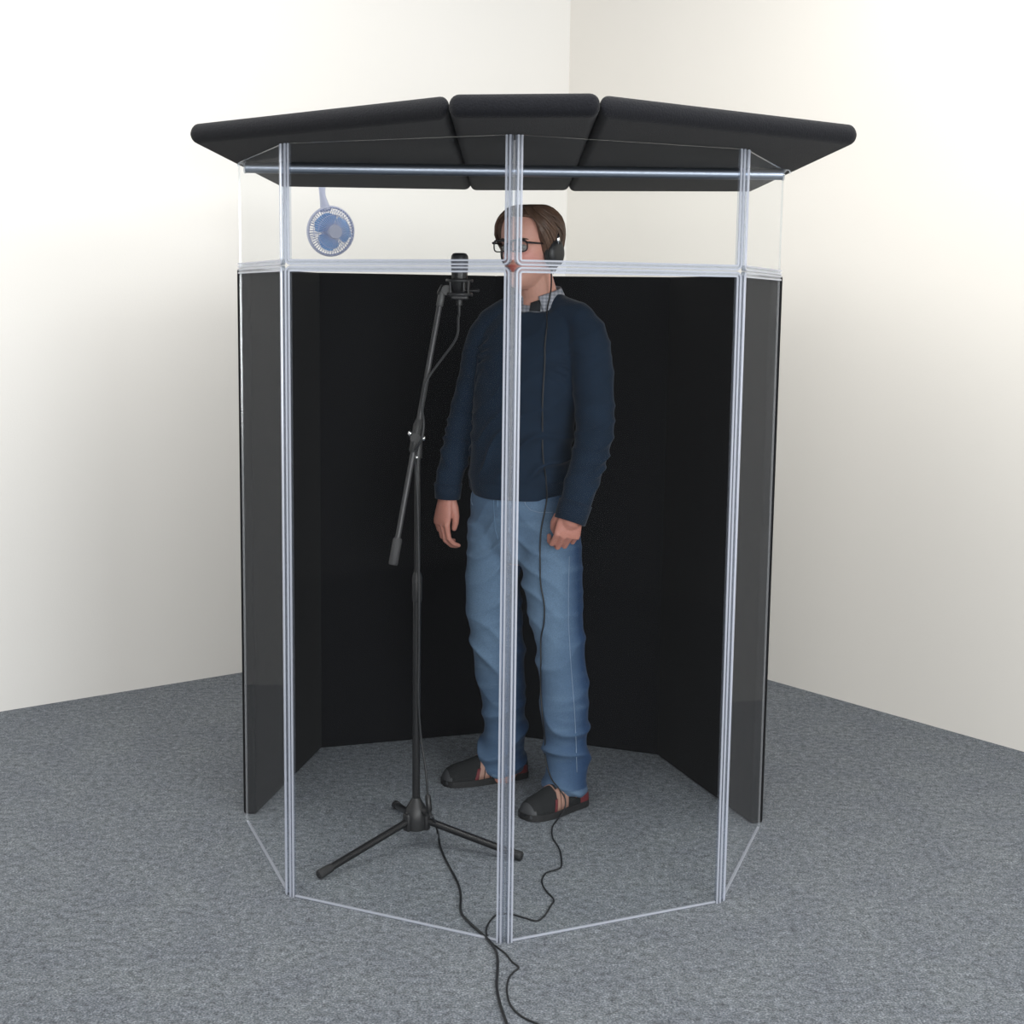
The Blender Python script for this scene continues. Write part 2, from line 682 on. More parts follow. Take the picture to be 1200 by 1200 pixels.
G1 = 'tall clear panels of the booth front'
G2 = 'short clear panels along the booth top'
clear_panel('acrylic_screen', VL, VFL, 0.0, H1 - 0.002, False, True, True, 'tall clear acrylic panel at the left side, in front of the grey-looking sound panel', G1, VFL)
clear_panel('acrylic_screen', VFL, VF, 0.0, H1 - 0.002, True, True, True, 'tall clear acrylic panel in front of the microphone stand', G1, VF)
clear_panel('acrylic_screen', VF, VFR, 0.0, H1 - 0.002, True, True, True, 'tall clear acrylic panel front right, before the man\'s left arm', G1, VFR)
clear_panel('acrylic_screen', VFR, VR, 0.0, H1 - 0.002, True, False, True, 'tall clear acrylic panel at the right side of the booth', G1)
clear_panel('acrylic_extension', VL, VFL, H1 + 0.0015, H2, False, True, False, 'short clear acrylic panel at the top left side under the left rod end', G2, VFL)
clear_panel('acrylic_extension', VFL, VF, H1 + 0.0015, H2, True, True, False, 'short clear acrylic panel in front of the blue fan', G2, VF)
clear_panel('acrylic_extension', VF, VFR, H1 + 0.0015, H2, True, True, False, 'short clear acrylic panel front right, level with the headphones', G2, VFR)
clear_panel('acrylic_extension', VFR, VR, H1 + 0.0015, H2, True, False, False, 'short clear acrylic panel at the top right side under the right rod end', G2)

# ------------------------------------------------------------------ booth: black wall panels
ins_l = ground(300, 955)
ins_bl = ground(377, 877)
ins_b = ground(575, 859)
ins_br = ground(770, 885)
ins_r = ground(880, 966)


def sound_panel(A, B, label, z1=1.668, t=0.042, trim0=-0.008, trim1=-0.008):
    U = (B - A).normalized()
    Nn = Vector((U.y, -U.x, 0))
    if Nn.dot((A + B) / 2 - Vector((0, 0.2, 0))) < 0:
        Nn = -Nn
    A = A + U * trim0
    B = B - U * trim1
    bm = bmesh.new()
    c = (A + B) / 2 + Nn * (t / 2) + Vector((0, 0, z1 / 2))
    add_box(bm, c, (B - A) / 2, Nn * t / 2, Vector((0, 0, z1 / 2)), bevel=0.009, seg=3)
    o = obj('sound_panel', bm, M['sorber'], None, True, 40)
    tag(o, label, 'sound panel', 'black wall panels of the booth')
    return o


sound_panel(ins_l, ins_bl, 'black fabric sound panel standing at the left side behind the side pane', trim0=0.0)
sound_panel(ins_bl, ins_b, 'black fabric sound panel behind the microphone stand')
sound_panel(ins_b, ins_br, 'black fabric sound panel directly behind the standing man')
sound_panel(ins_br, ins_r, 'black fabric sound panel standing at the right side of the booth', trim1=0.0)

# ------------------------------------------------------------------ booth: lid
LZ = 1.971
LT = 0.05


def lp(px, py):
    p = ground(px, py, LZ)
    return (p.x, p.y)


def lid(poly, label):
    bm = bmesh.new()
    add_prism(bm, poly, LZ, LZ + LT, bevel=0.0225, seg=5)
    for v in bm.verts:
        n = noise.noise(v.co * 9) * 0.002
        v.co.z += n if v.co.z > LZ + 0.03 else 0
    o = obj('lid_panel', bm, M['sorber_lid'], None, True)
    tag(o, label, 'lid panel', 'black lid panels of the booth')


lid([lp(526, 138.5), lp(222, 168), lp(325, 219), lp(552, 222.8)], 'left black fabric lid panel on the booth, above the blue fan')
lid([lp(525.6, 137.6), lp(551.2, 223.5), lp(667, 223.5), lp(703.4, 137)], 'narrow middle black fabric lid panel above the man\'s head')
lid([lp(702.8, 138), lp(666.2, 224.5), lp(884, 225), lp(1005, 170)], 'right black fabric lid panel on the booth, pointing to the right wall')

# rod
ra = at(288, 202.5, 0.03)
rb = at(917, 206, 0.03)
zr = LZ - 0.0165
ra.z = rb.z = zr
rod = empty('support_rod', (ra + rb) / 2, 'shiny blue-grey metal rod running across the booth under the lid', 'rod')
bm = bmesh.new()
add_cyl(bm, ra, rb, 0.016, n=28)
obj('tube', bm, M['chrome'], rod, True, 50)
for e, s in ((ra, -1), (rb, 1)):
    bm = bmesh.new()
    add_cyl(bm, e, e + Vector((s * 0.004, 0, 0)), 0.0175, n=24)
    add_tube(bm, spline([e + Vector((s * 0.004, 0, 0.006)), e + Vector((s * 0.010, 0, 0.0125)), e + Vector((s * 0.019, 0, 0.0115)), e + Vector((s * 0.022, 0, 0.003))]), 0.003, 8)
    o = obj('end_hook', bm, M['acrylic_edge'], rod, True, 50)
    o['label'] = 'pale plastic end hook'

# ------------------------------------------------------------------ clip fan behind the lid
lb = ground(378, 220.5, LZ)
FY = lb.y + 0.075
fc = at(387.5, 271, FY)
fan = empty('clip_fan', Vector((fc.x, fc.y, fc.z)), 'small blue and lilac clip fan hanging from the back edge of the lid', 'fan')
fax = Vector((0.44, -0.88, -0.08)).normalized()
fu, fv = frame(fax)
FR_ = 0.0905


def fp(r, a, d=0.0):
    return fc + fu * (r * math.cos(a)) + fv * (r * math.sin(a)) + fax * d


def add_torus(bm, rfun, minor, n=64, m_=8, d=0.0, mat=0):
    rings = []
    for i in range(n):
        a = 2 * PI * i / n
        c = fp(rfun, a, d)
        rad = (c - fp(0, 0, d)).normalized()
        rings.append([c + rad * (minor[0] * math.cos(2 * PI * k / m_)) + fax * (minor[1] * math.sin(2 * PI * k / m_)) for k in range(m_)])
    vs = [[bm.verts.new(p) for p in r] for r in rings]
    for i in range(n):
        j = (i + 1) % n
        for k in range(m_):
            l = (k + 1) % m_
            bm.faces.new((vs[i][k], vs[i][l], vs[j][l], vs[j][k])).material_index = mat


bm = bmesh.new()
add_torus(bm, FR_ - 0.004, (0.0050, 0.009))
add_torus(bm, FR_ * 0.66, (0.0012, 0.0012), d=0.036)
add_torus(bm, FR_ * 0.66, (0.0012, 0.0012), d=-0.016)
for k in range(52):
    a = 2 * PI * k / 52
    for sd in (1, -1):
        add_tube(bm, [fp(FR_ - 0.005, a, sd * 0.010), fp(FR_ * 0.66, a, sd * 0.026 + 0.010), fp(0.024, a, sd * 0.028 + 0.018)], 0.0013, 4)
obj('cage', bm, M['fan_cage'], fan, True, 50)
bm = bmesh.new()
add_cyl(bm, fp(0, 0, 0.042), fp(0, 0, 0.056), 0.0265, 0.0235, 28)
obj('hub', bm, M['fan_cage'], fan, True, 40)
bm = bmesh.new()
add_cyl(bm, fp(0, 0, -0.012), fp(0, 0, -0.055), 0.026, 0.020, 28)
obj('motor_housing', bm, M['fan_cage'], fan, True, 40)
bm = bmesh.new()
for k in range(3):
    a0 = 2 * PI * k / 3 + 0.85
    n_r, n_a = 7, 9
    g = []
    for side in (0.0012, -0.0012):
        rows = []
        for i in range(n_r):
            t = i / (n_r - 1)
            r = 0.014 + t * 0.056
            half = math.radians(26 + 30 * math.sin(PI * min(1, t * 0.72 + 0.1)))
            if t > 0.82:
                half *= 1 - (t - 0.82) / 0.18 * 0.45
            row = []
            for j in range(n_a):
                s = j / (n_a - 1) * 2 - 1
                row.append(bm.verts.new(fp(r, a0 + s * half, 0.014 + side + s * 0.011 * (0.4 + 0.6 * t))))
            rows.append(row)
        g.append(rows)
    for q, rows in enumerate(g):
        for i in range(n_r - 1):
            for j in range(n_a - 1):
                f = (rows[i][j], rows[i][j + 1], rows[i + 1][j + 1], rows[i + 1][j])
                bm.faces.new(f if q == 0 else f[::-1])
    loop0 = [g[0][0][j] for j in range(n_a)] + [g[0][i][-1] for i in range(1, n_r)] + [g[0][-1][j] for j in range(n_a - 2, -1, -1)] + [g[0][i][0] for i in range(n_r - 2, 0, -1)]
    loop1 = [g[1][0][j] for j in range(n_a)] + [g[1][i][-1] for i in range(1, n_r)] + [g[1][-1][j] for j in range(n_a - 2, -1, -1)] + [g[1][i][0] for i in range(n_r - 2, 0, -1)]
    for i in range(len(loop0)):
        j = (i + 1) % len(loop0)
        bm.faces.new((loop0[i], loop0[j], loop1[j], loop1[i]))
add_cyl(bm, fp(0, 0, -0.004), fp(0, 0, 0.034), 0.018, n=24)
obj('blade', bm, M['fan_blade'], fan, True, 50)
bm = bmesh.new()
n0 = at(382, 247, FY - 0.005)
n1 = at(378.5, 232, FY)
n2 = at(377.5, 222, FY)
n3 = Vector((n2.x, n2.y, LZ + LT + 0.012))
pts = spline([n0, n1, n2, n3], 6)
rr = [0.013 * (1 - t) ** 3 + 0.0085 + 0.012 * max(0, t - 0.40) for t in [i / (len(pts) - 1) for i in range(len(pts))]]
add_tube(bm, pts, rr, 14)
obj('neck', bm, M['fan_cage'], fan, True, 50)
bm = bmesh.new()
add_box(bm, Vector((n3.x, (n3.y + lb.y - 0.03) / 2, LZ + LT + 0.0125)), Vector((0.02, 0, 0)), Vector((0, (n3.y - lb.y + 0.03) / 2 + 0.01, 0)), Vector((0, 0, 0.012)), bevel=0.005)
obj('clip', bm, M['fan_cage'], fan, True, 50)

# ------------------------------------------------------------------ microphone stand
HY = -0.19
hub = at(487.5, 956, HY)
stand = empty('microphone_stand', Vector((hub.x, HY, 0)), 'black tripod boom microphone stand left of the man', 'microphone stand')
bm = bmesh.new()
prof = [(0.026, -0.040), (0.034, -0.036), (0.036, -0.005), (0.034, 0.014), (0.027, 0.030), (0.016, 0.047), (0.0125, 0.055)]
add_tube(bm, [hub + Vector((0, 0, z)) for r, z in prof], [r for r, z in prof], 28)
feet = [ground(374, 1025, 0.014), ground(611, 1003.5, 0.014), ground(464, 943, 0.014)]
for f in feet:
    d = Vector((f.x - hub.x, f.y - hub.y, 0)).normalized()
    s = Vector((-d.y, d.x, 0))
    add_box(bm, hub + d * 0.030 + Vector((0, 0, -0.012)), d * 0.012, s * 0.013, Vector((0, 0, 0.026)), bevel=0.005)
obj('hub', bm, M['black_plastic'], stand, True, 50)
bm = bmesh.new()
kd = Vector((0.8, -0.6, 0))
add_cyl(bm, hub + Vector((0, 0, 0.02)), hub + Vector((0, 0, 0.02)) + kd * 0.046, 0.011, 0.012, 16)
obj('height_knob', bm, M['black_plastic'], stand, True, 50)
for f in feet:
    d = Vector((f.x - hub.x, f.y - hub.y, 0)).normalized()
    a = hub + d * 0.033 + Vector((0, 0, -0.010))
    bm = bmesh.new()
    add_tube(bm, [a, f + (a - f) * 0.10], 0.0105, 16)
    lg = obj('leg', bm, M['black_metal'], stand, True, 50)
    bm = bmesh.new()
    add_tube(bm, [f + (a - f) * 0.13, f + (a - f) * 0.03, f, f - (a - f) * 0.012], [0.0122, 0.0135, 0.0135, 0.009], 16)
    obj('rubber_foot', bm, M['black_rubber'], lg, True, 50)
clutch = at(487.5, 512, HY)
pj = at(489, 683, HY)
px_, py_ = hub.x, hub.y
bm = bmesh.new()
add_cyl(bm, hub + Vector((0, 0, 0.04)), Vector((px_, py_, pj.z)), 0.0112, n=20)
obj('lower_pole', bm, M['black_metal'], stand, True, 50)
bm = bmesh.new()
add_tube(bm, [Vector((px_, py_, pj.z - 0.055)), Vector((px_, py_, pj.z - 0.05)), Vector((px_, py_, pj.z + 0.015)), Vector((px_, py_, pj.z + 0.03))], [0.0125, 0.0142, 0.0142, 0.0105], 20)
obj('locking_collar', bm, M['black_plastic'], stand, True, 50)
bm = bmesh.new()
add_cyl(bm, Vector((px_, py_, pj.z)), Vector((px_, py_, clutch.z - 0.02)), 0.0085, n=20)
obj('upper_pole', bm, M['black_metal'], stand, True, 50)
b0 = at(460.5, 662, -0.27)
b1 = at(517.5, 345, -0.15)
bd = (b1 - b0).normalized()
bm = bmesh.new()
add_tube(bm, [b0 + bd * 0.05, b1], 0.0075, 16)
obj('boom_arm', bm, simple('grey_black_tube', (0.026, 0.026, 0.028), 0.4), stand, True, 50)
bm = bmesh.new()
add_tube(bm, [b0, b0 + bd * 0.004, b0 + bd * 0.072, b0 + bd * 0.076], [0.011, 0.013, 0.013, 0.010], 18)
obj('boom_end_grip', bm, simple('grey_rubber_grip', (0.028, 0.028, 0.03), 0.65), stand, True, 50)
bm = bmesh.new()
tcl = ((clutch.z - b0.z) / bd.z)
bc = b0 + bd * tcl
add_tube(bm, [bc - bd * 0.042, bc - bd * 0.038, bc + bd * 0.036, bc + bd * 0.052], [0.010, 0.0125, 0.0135, 0.0095], 18)
add_tube(bm, [Vector((px_, py_, clutch.z - 0.06)), Vector((px_, py_, clutch.z + 0.012)), Vector((px_, py_, clutch.z + 0.022))], [0.0125, 0.0145, 0.008], 18)
add_cyl(bm, Vector((px_, py_ + 0.012, clutch.z)), bc - Vector((0, 0.014, 0)), 0.015, n=20)
obj('boom_clutch', bm, M['black_plastic'], stand, True, 50)
for (a, b, d) in ((480.5, 508, -1), (496, 513.5, 1)):
    bm = bmesh.new()
    p = at(a, b, bc.y)
    q = bc + Vector((d * 0.005, 0, p.z - bc.z))
    add_tube(bm, [q, p], 0.0035, 10)
    add_ellipsoid(bm, p, (0.0065, 0.007, 0.0075))
    obj('wing_screw', bm, M['steel'], stand, True)['label'] = 'bright chrome screw'
bm = bmesh.new()
p = at(488, 536, HY - 0.0145)
add_ellipsoid(bm, p, (0.005, 0.004, 0.005))
obj('rivet', bm, M['steel'], stand, True)['label'] = 'bright chrome rivet'
bm = bmesh.new()
add_tube(bm, [b1 - bd * 0.034, b1 - bd * 0.032, b1 - bd * 0.004, b1 + bd * 0.012], [0.008, 0.0098, 0.0098, 0.008], 16)
obj('boom_tip', bm, simple('grey_plastic_tip', (0.06, 0.06, 0.06), 0.5), stand, True, 50)

# microphone in its shock mount
MY = -0.145
mc = at(538.5, 318, MY)
mtop = at(538.5, 296.5, MY)
mbot = at(538.5, 343, MY)
mount = empty('shock_mount', Vector((mc.x, mc.y, mbot.z)), 'black shock mount cradle at the top end of the boom', 'shock mount')
bm = bmesh.new()
el = at(523.5, 340, MY)
add_tube(bm, [b1 - Vector((0.004, 0, -0.004)), at(518.5, 337.5, MY), el], [0.009, 0.0105, 0.0105], 14, round_ends=True)
add_cyl(bm, el - Vector((0, 0.013, 0)), el + Vector((0, 0.013, 0)), 0.014, n=20)
obj('swivel', bm, M['black_plastic'], mount, True, 50)


def vring(bm, c, R, r, n=40, m_=8, tilt=0):
    vs = []
    for i in range(n):
        a = 2 * PI * i / n
        e = Vector((math.cos(a), math.sin(a), 0))
        vs.append([bm.verts.new(c + e * (R + r * math.cos(2 * PI * k / m_)) + Vector((0, 0, r * 1.6 * math.sin(2 * PI * k / m_)))) for k in range(m_)])
    for i in range(n):
        j = (i + 1) % n
        for k in range(m_):
            l = (k + 1) % m_
            bm.faces.new((vs[i][k], vs[j][k], vs[j][l], vs[i][l]))


bm = bmesh.new()
r0 = at(538.5, 345, MY)
r1 = at(538.5, 329, MY)
vring(bm, r0, 0.034, 0.0035)
vring(bm, r1, 0.036, 0.003)
for k in range(4):
    a = PI / 4 + k * PI / 2
    e = Vector((math.cos(a), math.sin(a), 0))
    add_tube(bm, [r0 + e * 0.034, r1 + e * 0.036], 0.0032, 8)
add_box(bm, r0 + Vector((0, 0, -0.008)), Vector((0.024, 0, 0)), Vector((0, 0.02, 0)), Vector((0, 0, 0.007)), bevel=0.004)
add_tube(bm, [el, r0 + Vector((-0.034, 0, 0))], 0.008, 12)
obj('cradle', bm, M['black_plastic'], mount, True, 50)
for z0, R0, R1 in ((r0.z, 0.034, 0.023), (r1.z, 0.036, 0.0235)):
    bm = bmesh.new()
    P = []
    for k in range(17):
        a = 2 * PI * k / 16
        rr_ = R0 if k % 2 == 0 else R1
        P.append(Vector((mc.x + rr_ * math.cos(a), mc.y + rr_ * math.sin(a), z0)))
    add_tube(bm, P, 0.0014, 6)
    obj('elastic_band', bm, M['black_rubber'], mount)
bm = bmesh.new()
kk = at(560, 340.5, MY - 0.02)
add_tube(bm, [at(546, 340.5, MY - 0.02), at(553, 340.5, MY - 0.02), kk], [0.003, 0.003, 0.0045], 12, round_ends=True)
add_tube(bm, [at(543.5, 341, MY - 0.03), at(543.5, 328, MY - 0.03)], [0.0042, 0.003], 10, round_ends=True)
obj('thumb_screw', bm, M['black_metal'], mount, True, 60)

mic = empty('microphone', Vector((mc.x, mc.y, mbot.z)), 'black condenser microphone in the shock mount, facing the man', 'microphone')
bm = bmesh.new()
zs = mbot.z
add_tube(bm, [Vector((mc.x, mc.y, z)) for z in (zs, zs + 0.006, zs + 0.055)], [0.017, 0.0225, 0.0225], 28)
obj('body', bm, M['black_metal'], mic, True, 50)
bm = bmesh.new()
zt = mtop.z
pf = [(zs + 0.055, 0.0232), (zt - 0.018, 0.0245), (zt - 0.008, 0.0235), (zt - 0.002, 0.019), (zt, 0.013)]
add_tube(bm, [Vector((mc.x, mc.y, z)) for z, r in pf], [r for z, r in pf], 28)
obj('grille', bm, M['mic_mesh'], mic, True, 50)
bm = bmesh.new()
add_tube(bm, [Vector((mc.x, mc.y, zs)), Vector((mc.x, mc.y, zs - 0.035))], [0.0095, 0.0085], 16)
obj('plug', bm, M['black_metal'], mic, True, 50)

# ------------------------------------------------------------------ the man


def catm(xs, ys, x):
    """smooth monotone-ish interpolation of table"""
    xs = np.asarray(xs, float)
    ys = np.asarray(ys, float)
    d = np.gradient(ys, xs)
    i = np.clip(np.searchsorted(xs, x) - 1, 0, len(xs) - 2)
    h = xs[i + 1] - xs[i]
    t = np.clip((x - xs[i]) / h, 0, 1)
    h00 = 2 * t ** 3 - 3 * t ** 2 + 1
    h10 = t ** 3 - 2 * t ** 2 + t
    h01 = -2 * t ** 3 + 3 * t ** 2
    h11 = t ** 3 - t ** 2
    return h00 * ys[i] + h10 * h * d[i] + h01 * ys[i + 1] + h11 * h * d[i + 1]


HZ = [-0.006, 0.004, 0.018, 0.040, 0.062, 0.085, 0.110, 0.125, 0.145, 0.170, 0.200, 0.225, 0.240, 0.247]
HF = [0.062, 0.082, 0.090, 0.0895, 0.0910, 0.0900, 0.0885, 0.0880, 0.0945, 0.0930, 0.0830, 0.0630, 0.0400, 0.0140]
HB = [0.010, 0.030, 0.050, 0.066, 0.076, 0.086, 0.093, 0.097, 0.101, 0.103, 0.099, 0.080, 0.052, 0.016]
HW = [0.014, 0.030, 0.043, 0.0555, 0.0625, 0.0675, 0.0715, 0.0735, 0.0755, 0.0770, 0.0735, 0.0590, 0.0390, 0.0130]


def head_pt(az, z, off=0.0):
    """az 0 = front (-Y), 90 = the man's left (+X); skull without features"""
    f, b, w = float(catm(HZ, HF, z)), float(catm(HZ, HB, z)), float(catm(HZ, HW, z))
    a = math.radians(az)
    c, s = math.cos(a), math.sin(a)
    p = 2 / 2.25
    x = (w + off) * math.copysign(abs(s) ** p, s)
    y = -((f if c > 0 else b) + off) * math.copysign(abs(c) ** p, c)
    return Vector((x, y, z))


def gs(x, s):
    return math.exp(-0.5 * (x / s) ** 2)


def face_bump(x, y, z):
    if y > -0.015:
        return 0.0
    d = 0.0
    prof = np.interp(z, [0.076, 0.083, 0.090, 0.096, 0.106, 0.120, 0.134, 0.150], [0, 0.012, 0.023, 0.026, 0.020, 0.0125, 0.008, 0])
    wid = np.interp(z, [0.08, 0.095, 0.12, 0.14], [0.0115, 0.0105, 0.0078, 0.010])
    d += prof * gs(x, wid)
    for s in (-1, 1):
        d += 0.009 * gs(x - s * 0.0145, 0.0055) * gs(z - 0.0885, 0.0055)       # nostril wings
        d -= 0.0105 * gs(x - s * 0.0325, 0.0150) * gs(z - 0.1225, 0.0095)      # sockets
        d += 0.0045 * gs(x - s * 0.036, 0.020) * gs(z - 0.1410, 0.0060)       # brow ridge
        d += 0.0050 * gs(x - s * 0.046, 0.016) * gs(z - 0.098, 0.014)         # cheekbones
        d -= 0.0025 * gs(x - s * 0.034, 0.008) * gs(z - 0.066, 0.014)
        d += 0.0035 * gs(x - s * 0.0325, 0.013) * gs(z - 0.1310, 0.0028)      # upper lid fold
    d += 0.0048 * gs(x, 0.0165) * gs(z - 0.0685, 0.0042)
    d += 0.0060 * gs(x, 0.0150) * gs(z - 0.0560, 0.0050)
    d -= 0.0035 * gs(x, 0.0220) * gs(z - 0.0625, 0.0016)
    d -= 0.0030 * gs(x, 0.0180) * gs(z - 0.0440, 0.0060)
    d += 0.0050 * gs(x, 0.0150) * gs(z - 0.0200, 0.0120)
    return d


HEAD_YAW = math.radians(-39)
head_o = at(621.5, 336.5, 0.27)
HS = 0.985
HM = Matrix.Translation(head_o) @ Matrix.Rotation(HEAD_YAW, 4, 'Z') @ Matrix.Rotation(math.radians(3), 4, 'X') @ Matrix.Scale(HS, 4)


def hw(p):
    return HM @ Vector(p)


TY = math.radians(-30)
TR = Vector((math.cos(TY), math.sin(TY), 0))
TB = Vector((-math.sin(TY), math.cos(TY), 0))      # towards his back


def ell_ring(c, w, d, n=40, R=TR, B=TB, p=2.2, db=None):
    out = []
    db = d if db is None else db
    for k in range(n):
        a = 2 * PI * k / n
        cs, sn = math.cos(a), math.sin(a)
        e = 2 / p
        out.append(c + R * (w * math.copysign(abs(cs) ** e, cs)) + B * ((d if sn < 0 else db) * math.copysign(abs(sn) ** e, sn)))
    return out


TORSO = [  # px, py, half width, front depth, back depth
    (633, 350, 0.066, 0.060, 0.060), (632, 357, 0.092, 0.070, 0.070), (630, 364, 0.125, 0.080, 0.082), (628, 374, 0.158, 0.092, 0.095),
    (626, 392, 0.178, 0.110, 0.108), (623, 420, 0.183, 0.122, 0.115), (619, 455, 0.177, 0.128, 0.112), (615, 495, 0.170, 0.136, 0.108),
    (612, 530, 0.167, 0.142, 0.110), (610, 556, 0.166, 0.143, 0.114), (609, 570, 0.163, 0.139, 0.114), (609, 582, 0.157, 0.132, 0.112)]
TYC = 0.31


def torso_rings(grow):
    return [ell_ring(at(px, py, TYC), w + grow, f + grow, 44, db=b + grow) for px, py, w, f, b in TORSO]


ARM_R = [(578, 379, 0.36, 0.050), (571, 393, 0.375, 0.060), (563, 415, 0.385, 0.0585), (557, 444, 0.39, 0.055), (547, 478, 0.395, 0.0515), (540, 504, 0.39, 0.0490), (533, 535, 0.375, 0.0465), (527, 558, 0.365, 0.0430), (525, 573, 0.36, 0.0400), (524.5, 583, 0.36, 0.0375)]
ARM_L = [(680, 375, 0.215, 0.046), (687, 389, 0.205, 0.060), (691, 410, 0.20, 0.0655), (694.5, 440, 0.19, 0.0650), (696.5, 475, 0.18, 0.0620), (697, 503, 0.165, 0.0600), (691, 535, 0.135, 0.0560), (682, 564, 0.115, 0.0520), (675, 588, 0.10, 0.0480), (668, 610, 0.09, 0.0460)]
LEG_R = [(583, 612, 0.352, 0.097), (579, 650, 0.362, 0.0895), (578, 700, 0.375, 0.0905), (583, 752, 0.385, 0.0880), (588, 800, 0.41, 0.078), (591, 840, 0.43, 0.0715), (590, 872, 0.445, 0.0750), (587, 890, 0.452, 0.0810), (586, 901, 0.455, 0.0820)]
LEG_L = [(642, 612, 0.265, 0.100), (646, 650, 0.25, 0.0985), (649, 700, 0.235, 0.0905), (656, 752, 0.215, 0.0790), (660, 800, 0.205, 0.0785), (661, 840, 0.20, 0.0785), (663, 878, 0.195, 0.0690), (663, 900, 0.19, 0.0690), (663, 929, 0.185, 0.0690)]
PELVIS = [(610, 571, 0.152, 0.122, 0.112), (611, 590, 0.166, 0.124, 0.124), (613, 615, 0.176, 0.114, 0.128), (614, 640, 0.172, 0.096, 0.118), (613, 660, 0.130, 0.060, 0.095)]


def limb(bm, tab, grow, n=24, ends=True, mat=0, sub=4):
    P = [at(a, b, y) for a, b, y, r in tab]
    pts = spline(P, sub)
    rs = []
    for i in range(len(P) - 1):
        for k in range(sub):
            t = k / sub
            rs.append(tab[i][3] * (1 - t) + tab[i + 1][3] * t + grow)
    rs.append(tab[-1][3] + grow)
    add_tube(bm, pts, rs, n, True, mat, round_ends=ends)
    return pts


def np_mesh(me):
    n = len(me.vertices)
    co = np.empty(n * 3)
    me.vertices.foreach_get('co', co)
    e = np.empty(len(me.edges) * 2, dtype=np.int64)
    me.edges.foreach_get('vertices', e)
    return co.reshape(-1, 3), e.reshape(-1, 2)


def np_smooth(me, it, lam=0.5):
    co, e = np_mesh(me)
    deg = np.zeros(len(co))
    np.add.at(deg, e[:, 0], 1)
    np.add.at(deg, e[:, 1], 1)
    deg = np.maximum(deg, 1)[:, None]
    for _ in range(it):
        s = np.zeros_like(co)
        np.add.at(s, e[:, 0], co[e[:, 1]])
        np.add.at(s, e[:, 1], co[e[:, 0]])
        co += lam * (s / deg - co)
    me.vertices.foreach_set('co', co.ravel())
    me.update()


def union(name, bm, voxel, it):
    bmesh.ops.recalc_face_normals(bm, faces=bm.faces)
    me = bpy.data.meshes.new('tmp')
    bm.to_mesh(me)
    bm.free()
    o = bpy.data.objects.new('tmp', me)
    col.objects.link(o)
    md = o.modifiers.new('r', 'REMESH')
    md.mode = 'VOXEL'
    md.voxel_size = voxel
    dg = bpy.context.evaluated_depsgraph_get()
    dg.update()
    out = bpy.data.meshes.new_from_object(o.evaluated_get(dg))
    out.name = name
    bpy.data.objects.remove(o)
    bpy.data.meshes.remove(me)
    np_smooth(out, it)
    return out


def pigment(me, fn):
    ca = me.color_attributes.new('pigment', 'FLOAT_COLOR', 'POINT')
    buf = np.ones(len(me.vertices) * 4)
    for i, v in enumerate(me.vertices):
        buf[4 * i:4 * i + 3] = fn(v.co)
    ca.data.foreach_set('color', buf)


# hands
def add_hand(bm, wrist, A, T, curl, thumb, scale=1.0, spread=1.0):
    A = A.normalized()
    T = (T - A * T.dot(A)).normalized()
    Nn = curl['sign'] * A.cross(T).normalized()      # palm side
    S = scale

    def P(a, t, n):
        return wrist + A * (a * S) + T * (t * S) + Nn * (n * S)
    prof = [(-0.05, 0.026, 0.020, 0.0), (-0.01, 0.027, 0.019, 0.0), (0.02, 0.033, 0.019, 0.001), (0.05, 0.0395, 0.0175, 0.001), (0.078, 0.0415, 0.0155, 0.0), (0.094, 0.0395, 0.0115, 0.0)]
    rings = []
    for a, w, d, t0 in prof:
        rings.append([P(a, t0 + w * math.cos(2 * PI * k / 20), d * math.sin(2 * PI * k / 20)) for k in range(20)])
    add_ring_loft(bm, rings)
    fings = [(0.0305, 0.088, (0.044, 0.027, 0.021), 0.0092), (0.0105, 0.093, (0.049, 0.031, 0.022), 0.0095), (-0.0100, 0.090, (0.046, 0.029, 0.022), 0.0090), (-0.0295, 0.082, (0.036, 0.022, 0.019), 0.0080)]
    for i, (t, a, segs, r) in enumerate(fings):
        pts = [P(a - 0.02, t * 0.95, 0.0), P(a, t, -0.001)]
        rad = [r * S * 1.0, r * S * 1.14]
        ang = 0.0
        cur = Vector((a, t, -0.001))
        sp = (t * 0.9) * spread
        for j, L_ in enumerate(segs):
            ang += math.radians(curl['f'][i][j])
            nxt = cur + Vector((math.cos(ang) * L_, sp * L_ * 2.0, math.sin(ang) * L_))
            mid = (cur + nxt) / 2
            pts.append(P(*mid))
            rad.append(r * S * (1.0 - 0.07 * j - 0.05))
            pts.append(P(*nxt))
            rad.append(r * S * (1.05 - 0.1 * (j + 1)))
            cur = nxt
        add_tube(bm, pts, rad, 14, True, 0, round_ends=True)
    pts = [P(*q) for q in thumb]
    add_tube(bm, pts, [0.0175 * S, 0.0150 * S, 0.0122 * S, 0.0112 * S, 0.0092 * S][:len(pts)], 14, True, 0, round_ends=True)


wr_R = at(522.5, 582, 0.36)
wr_L = at(672, 594, 0.09)
bm = bmesh.new()
# head grid
rows = []
NU = 96
zl = np.linspace(HZ[0], HZ[-1], 84)
for z in zl:
    row = []
    for k in range(NU):
        p = head_pt(k * 360 / NU, float(z))
        d = face_bump(p.x, p.y, p.z)
        row.append(hw((p.x, p.y - d, p.z)))
    rows.append(row)
add_ring_loft(bm, rows)
for s in (-1, 1):
    add_ellipsoid(bm, hw((s * 0.077, 0.012, 0.108)), (0.010, 0.017, 0.030), Matrix.Rotation(HEAD_YAW, 3, 'Z'), 16, 12)
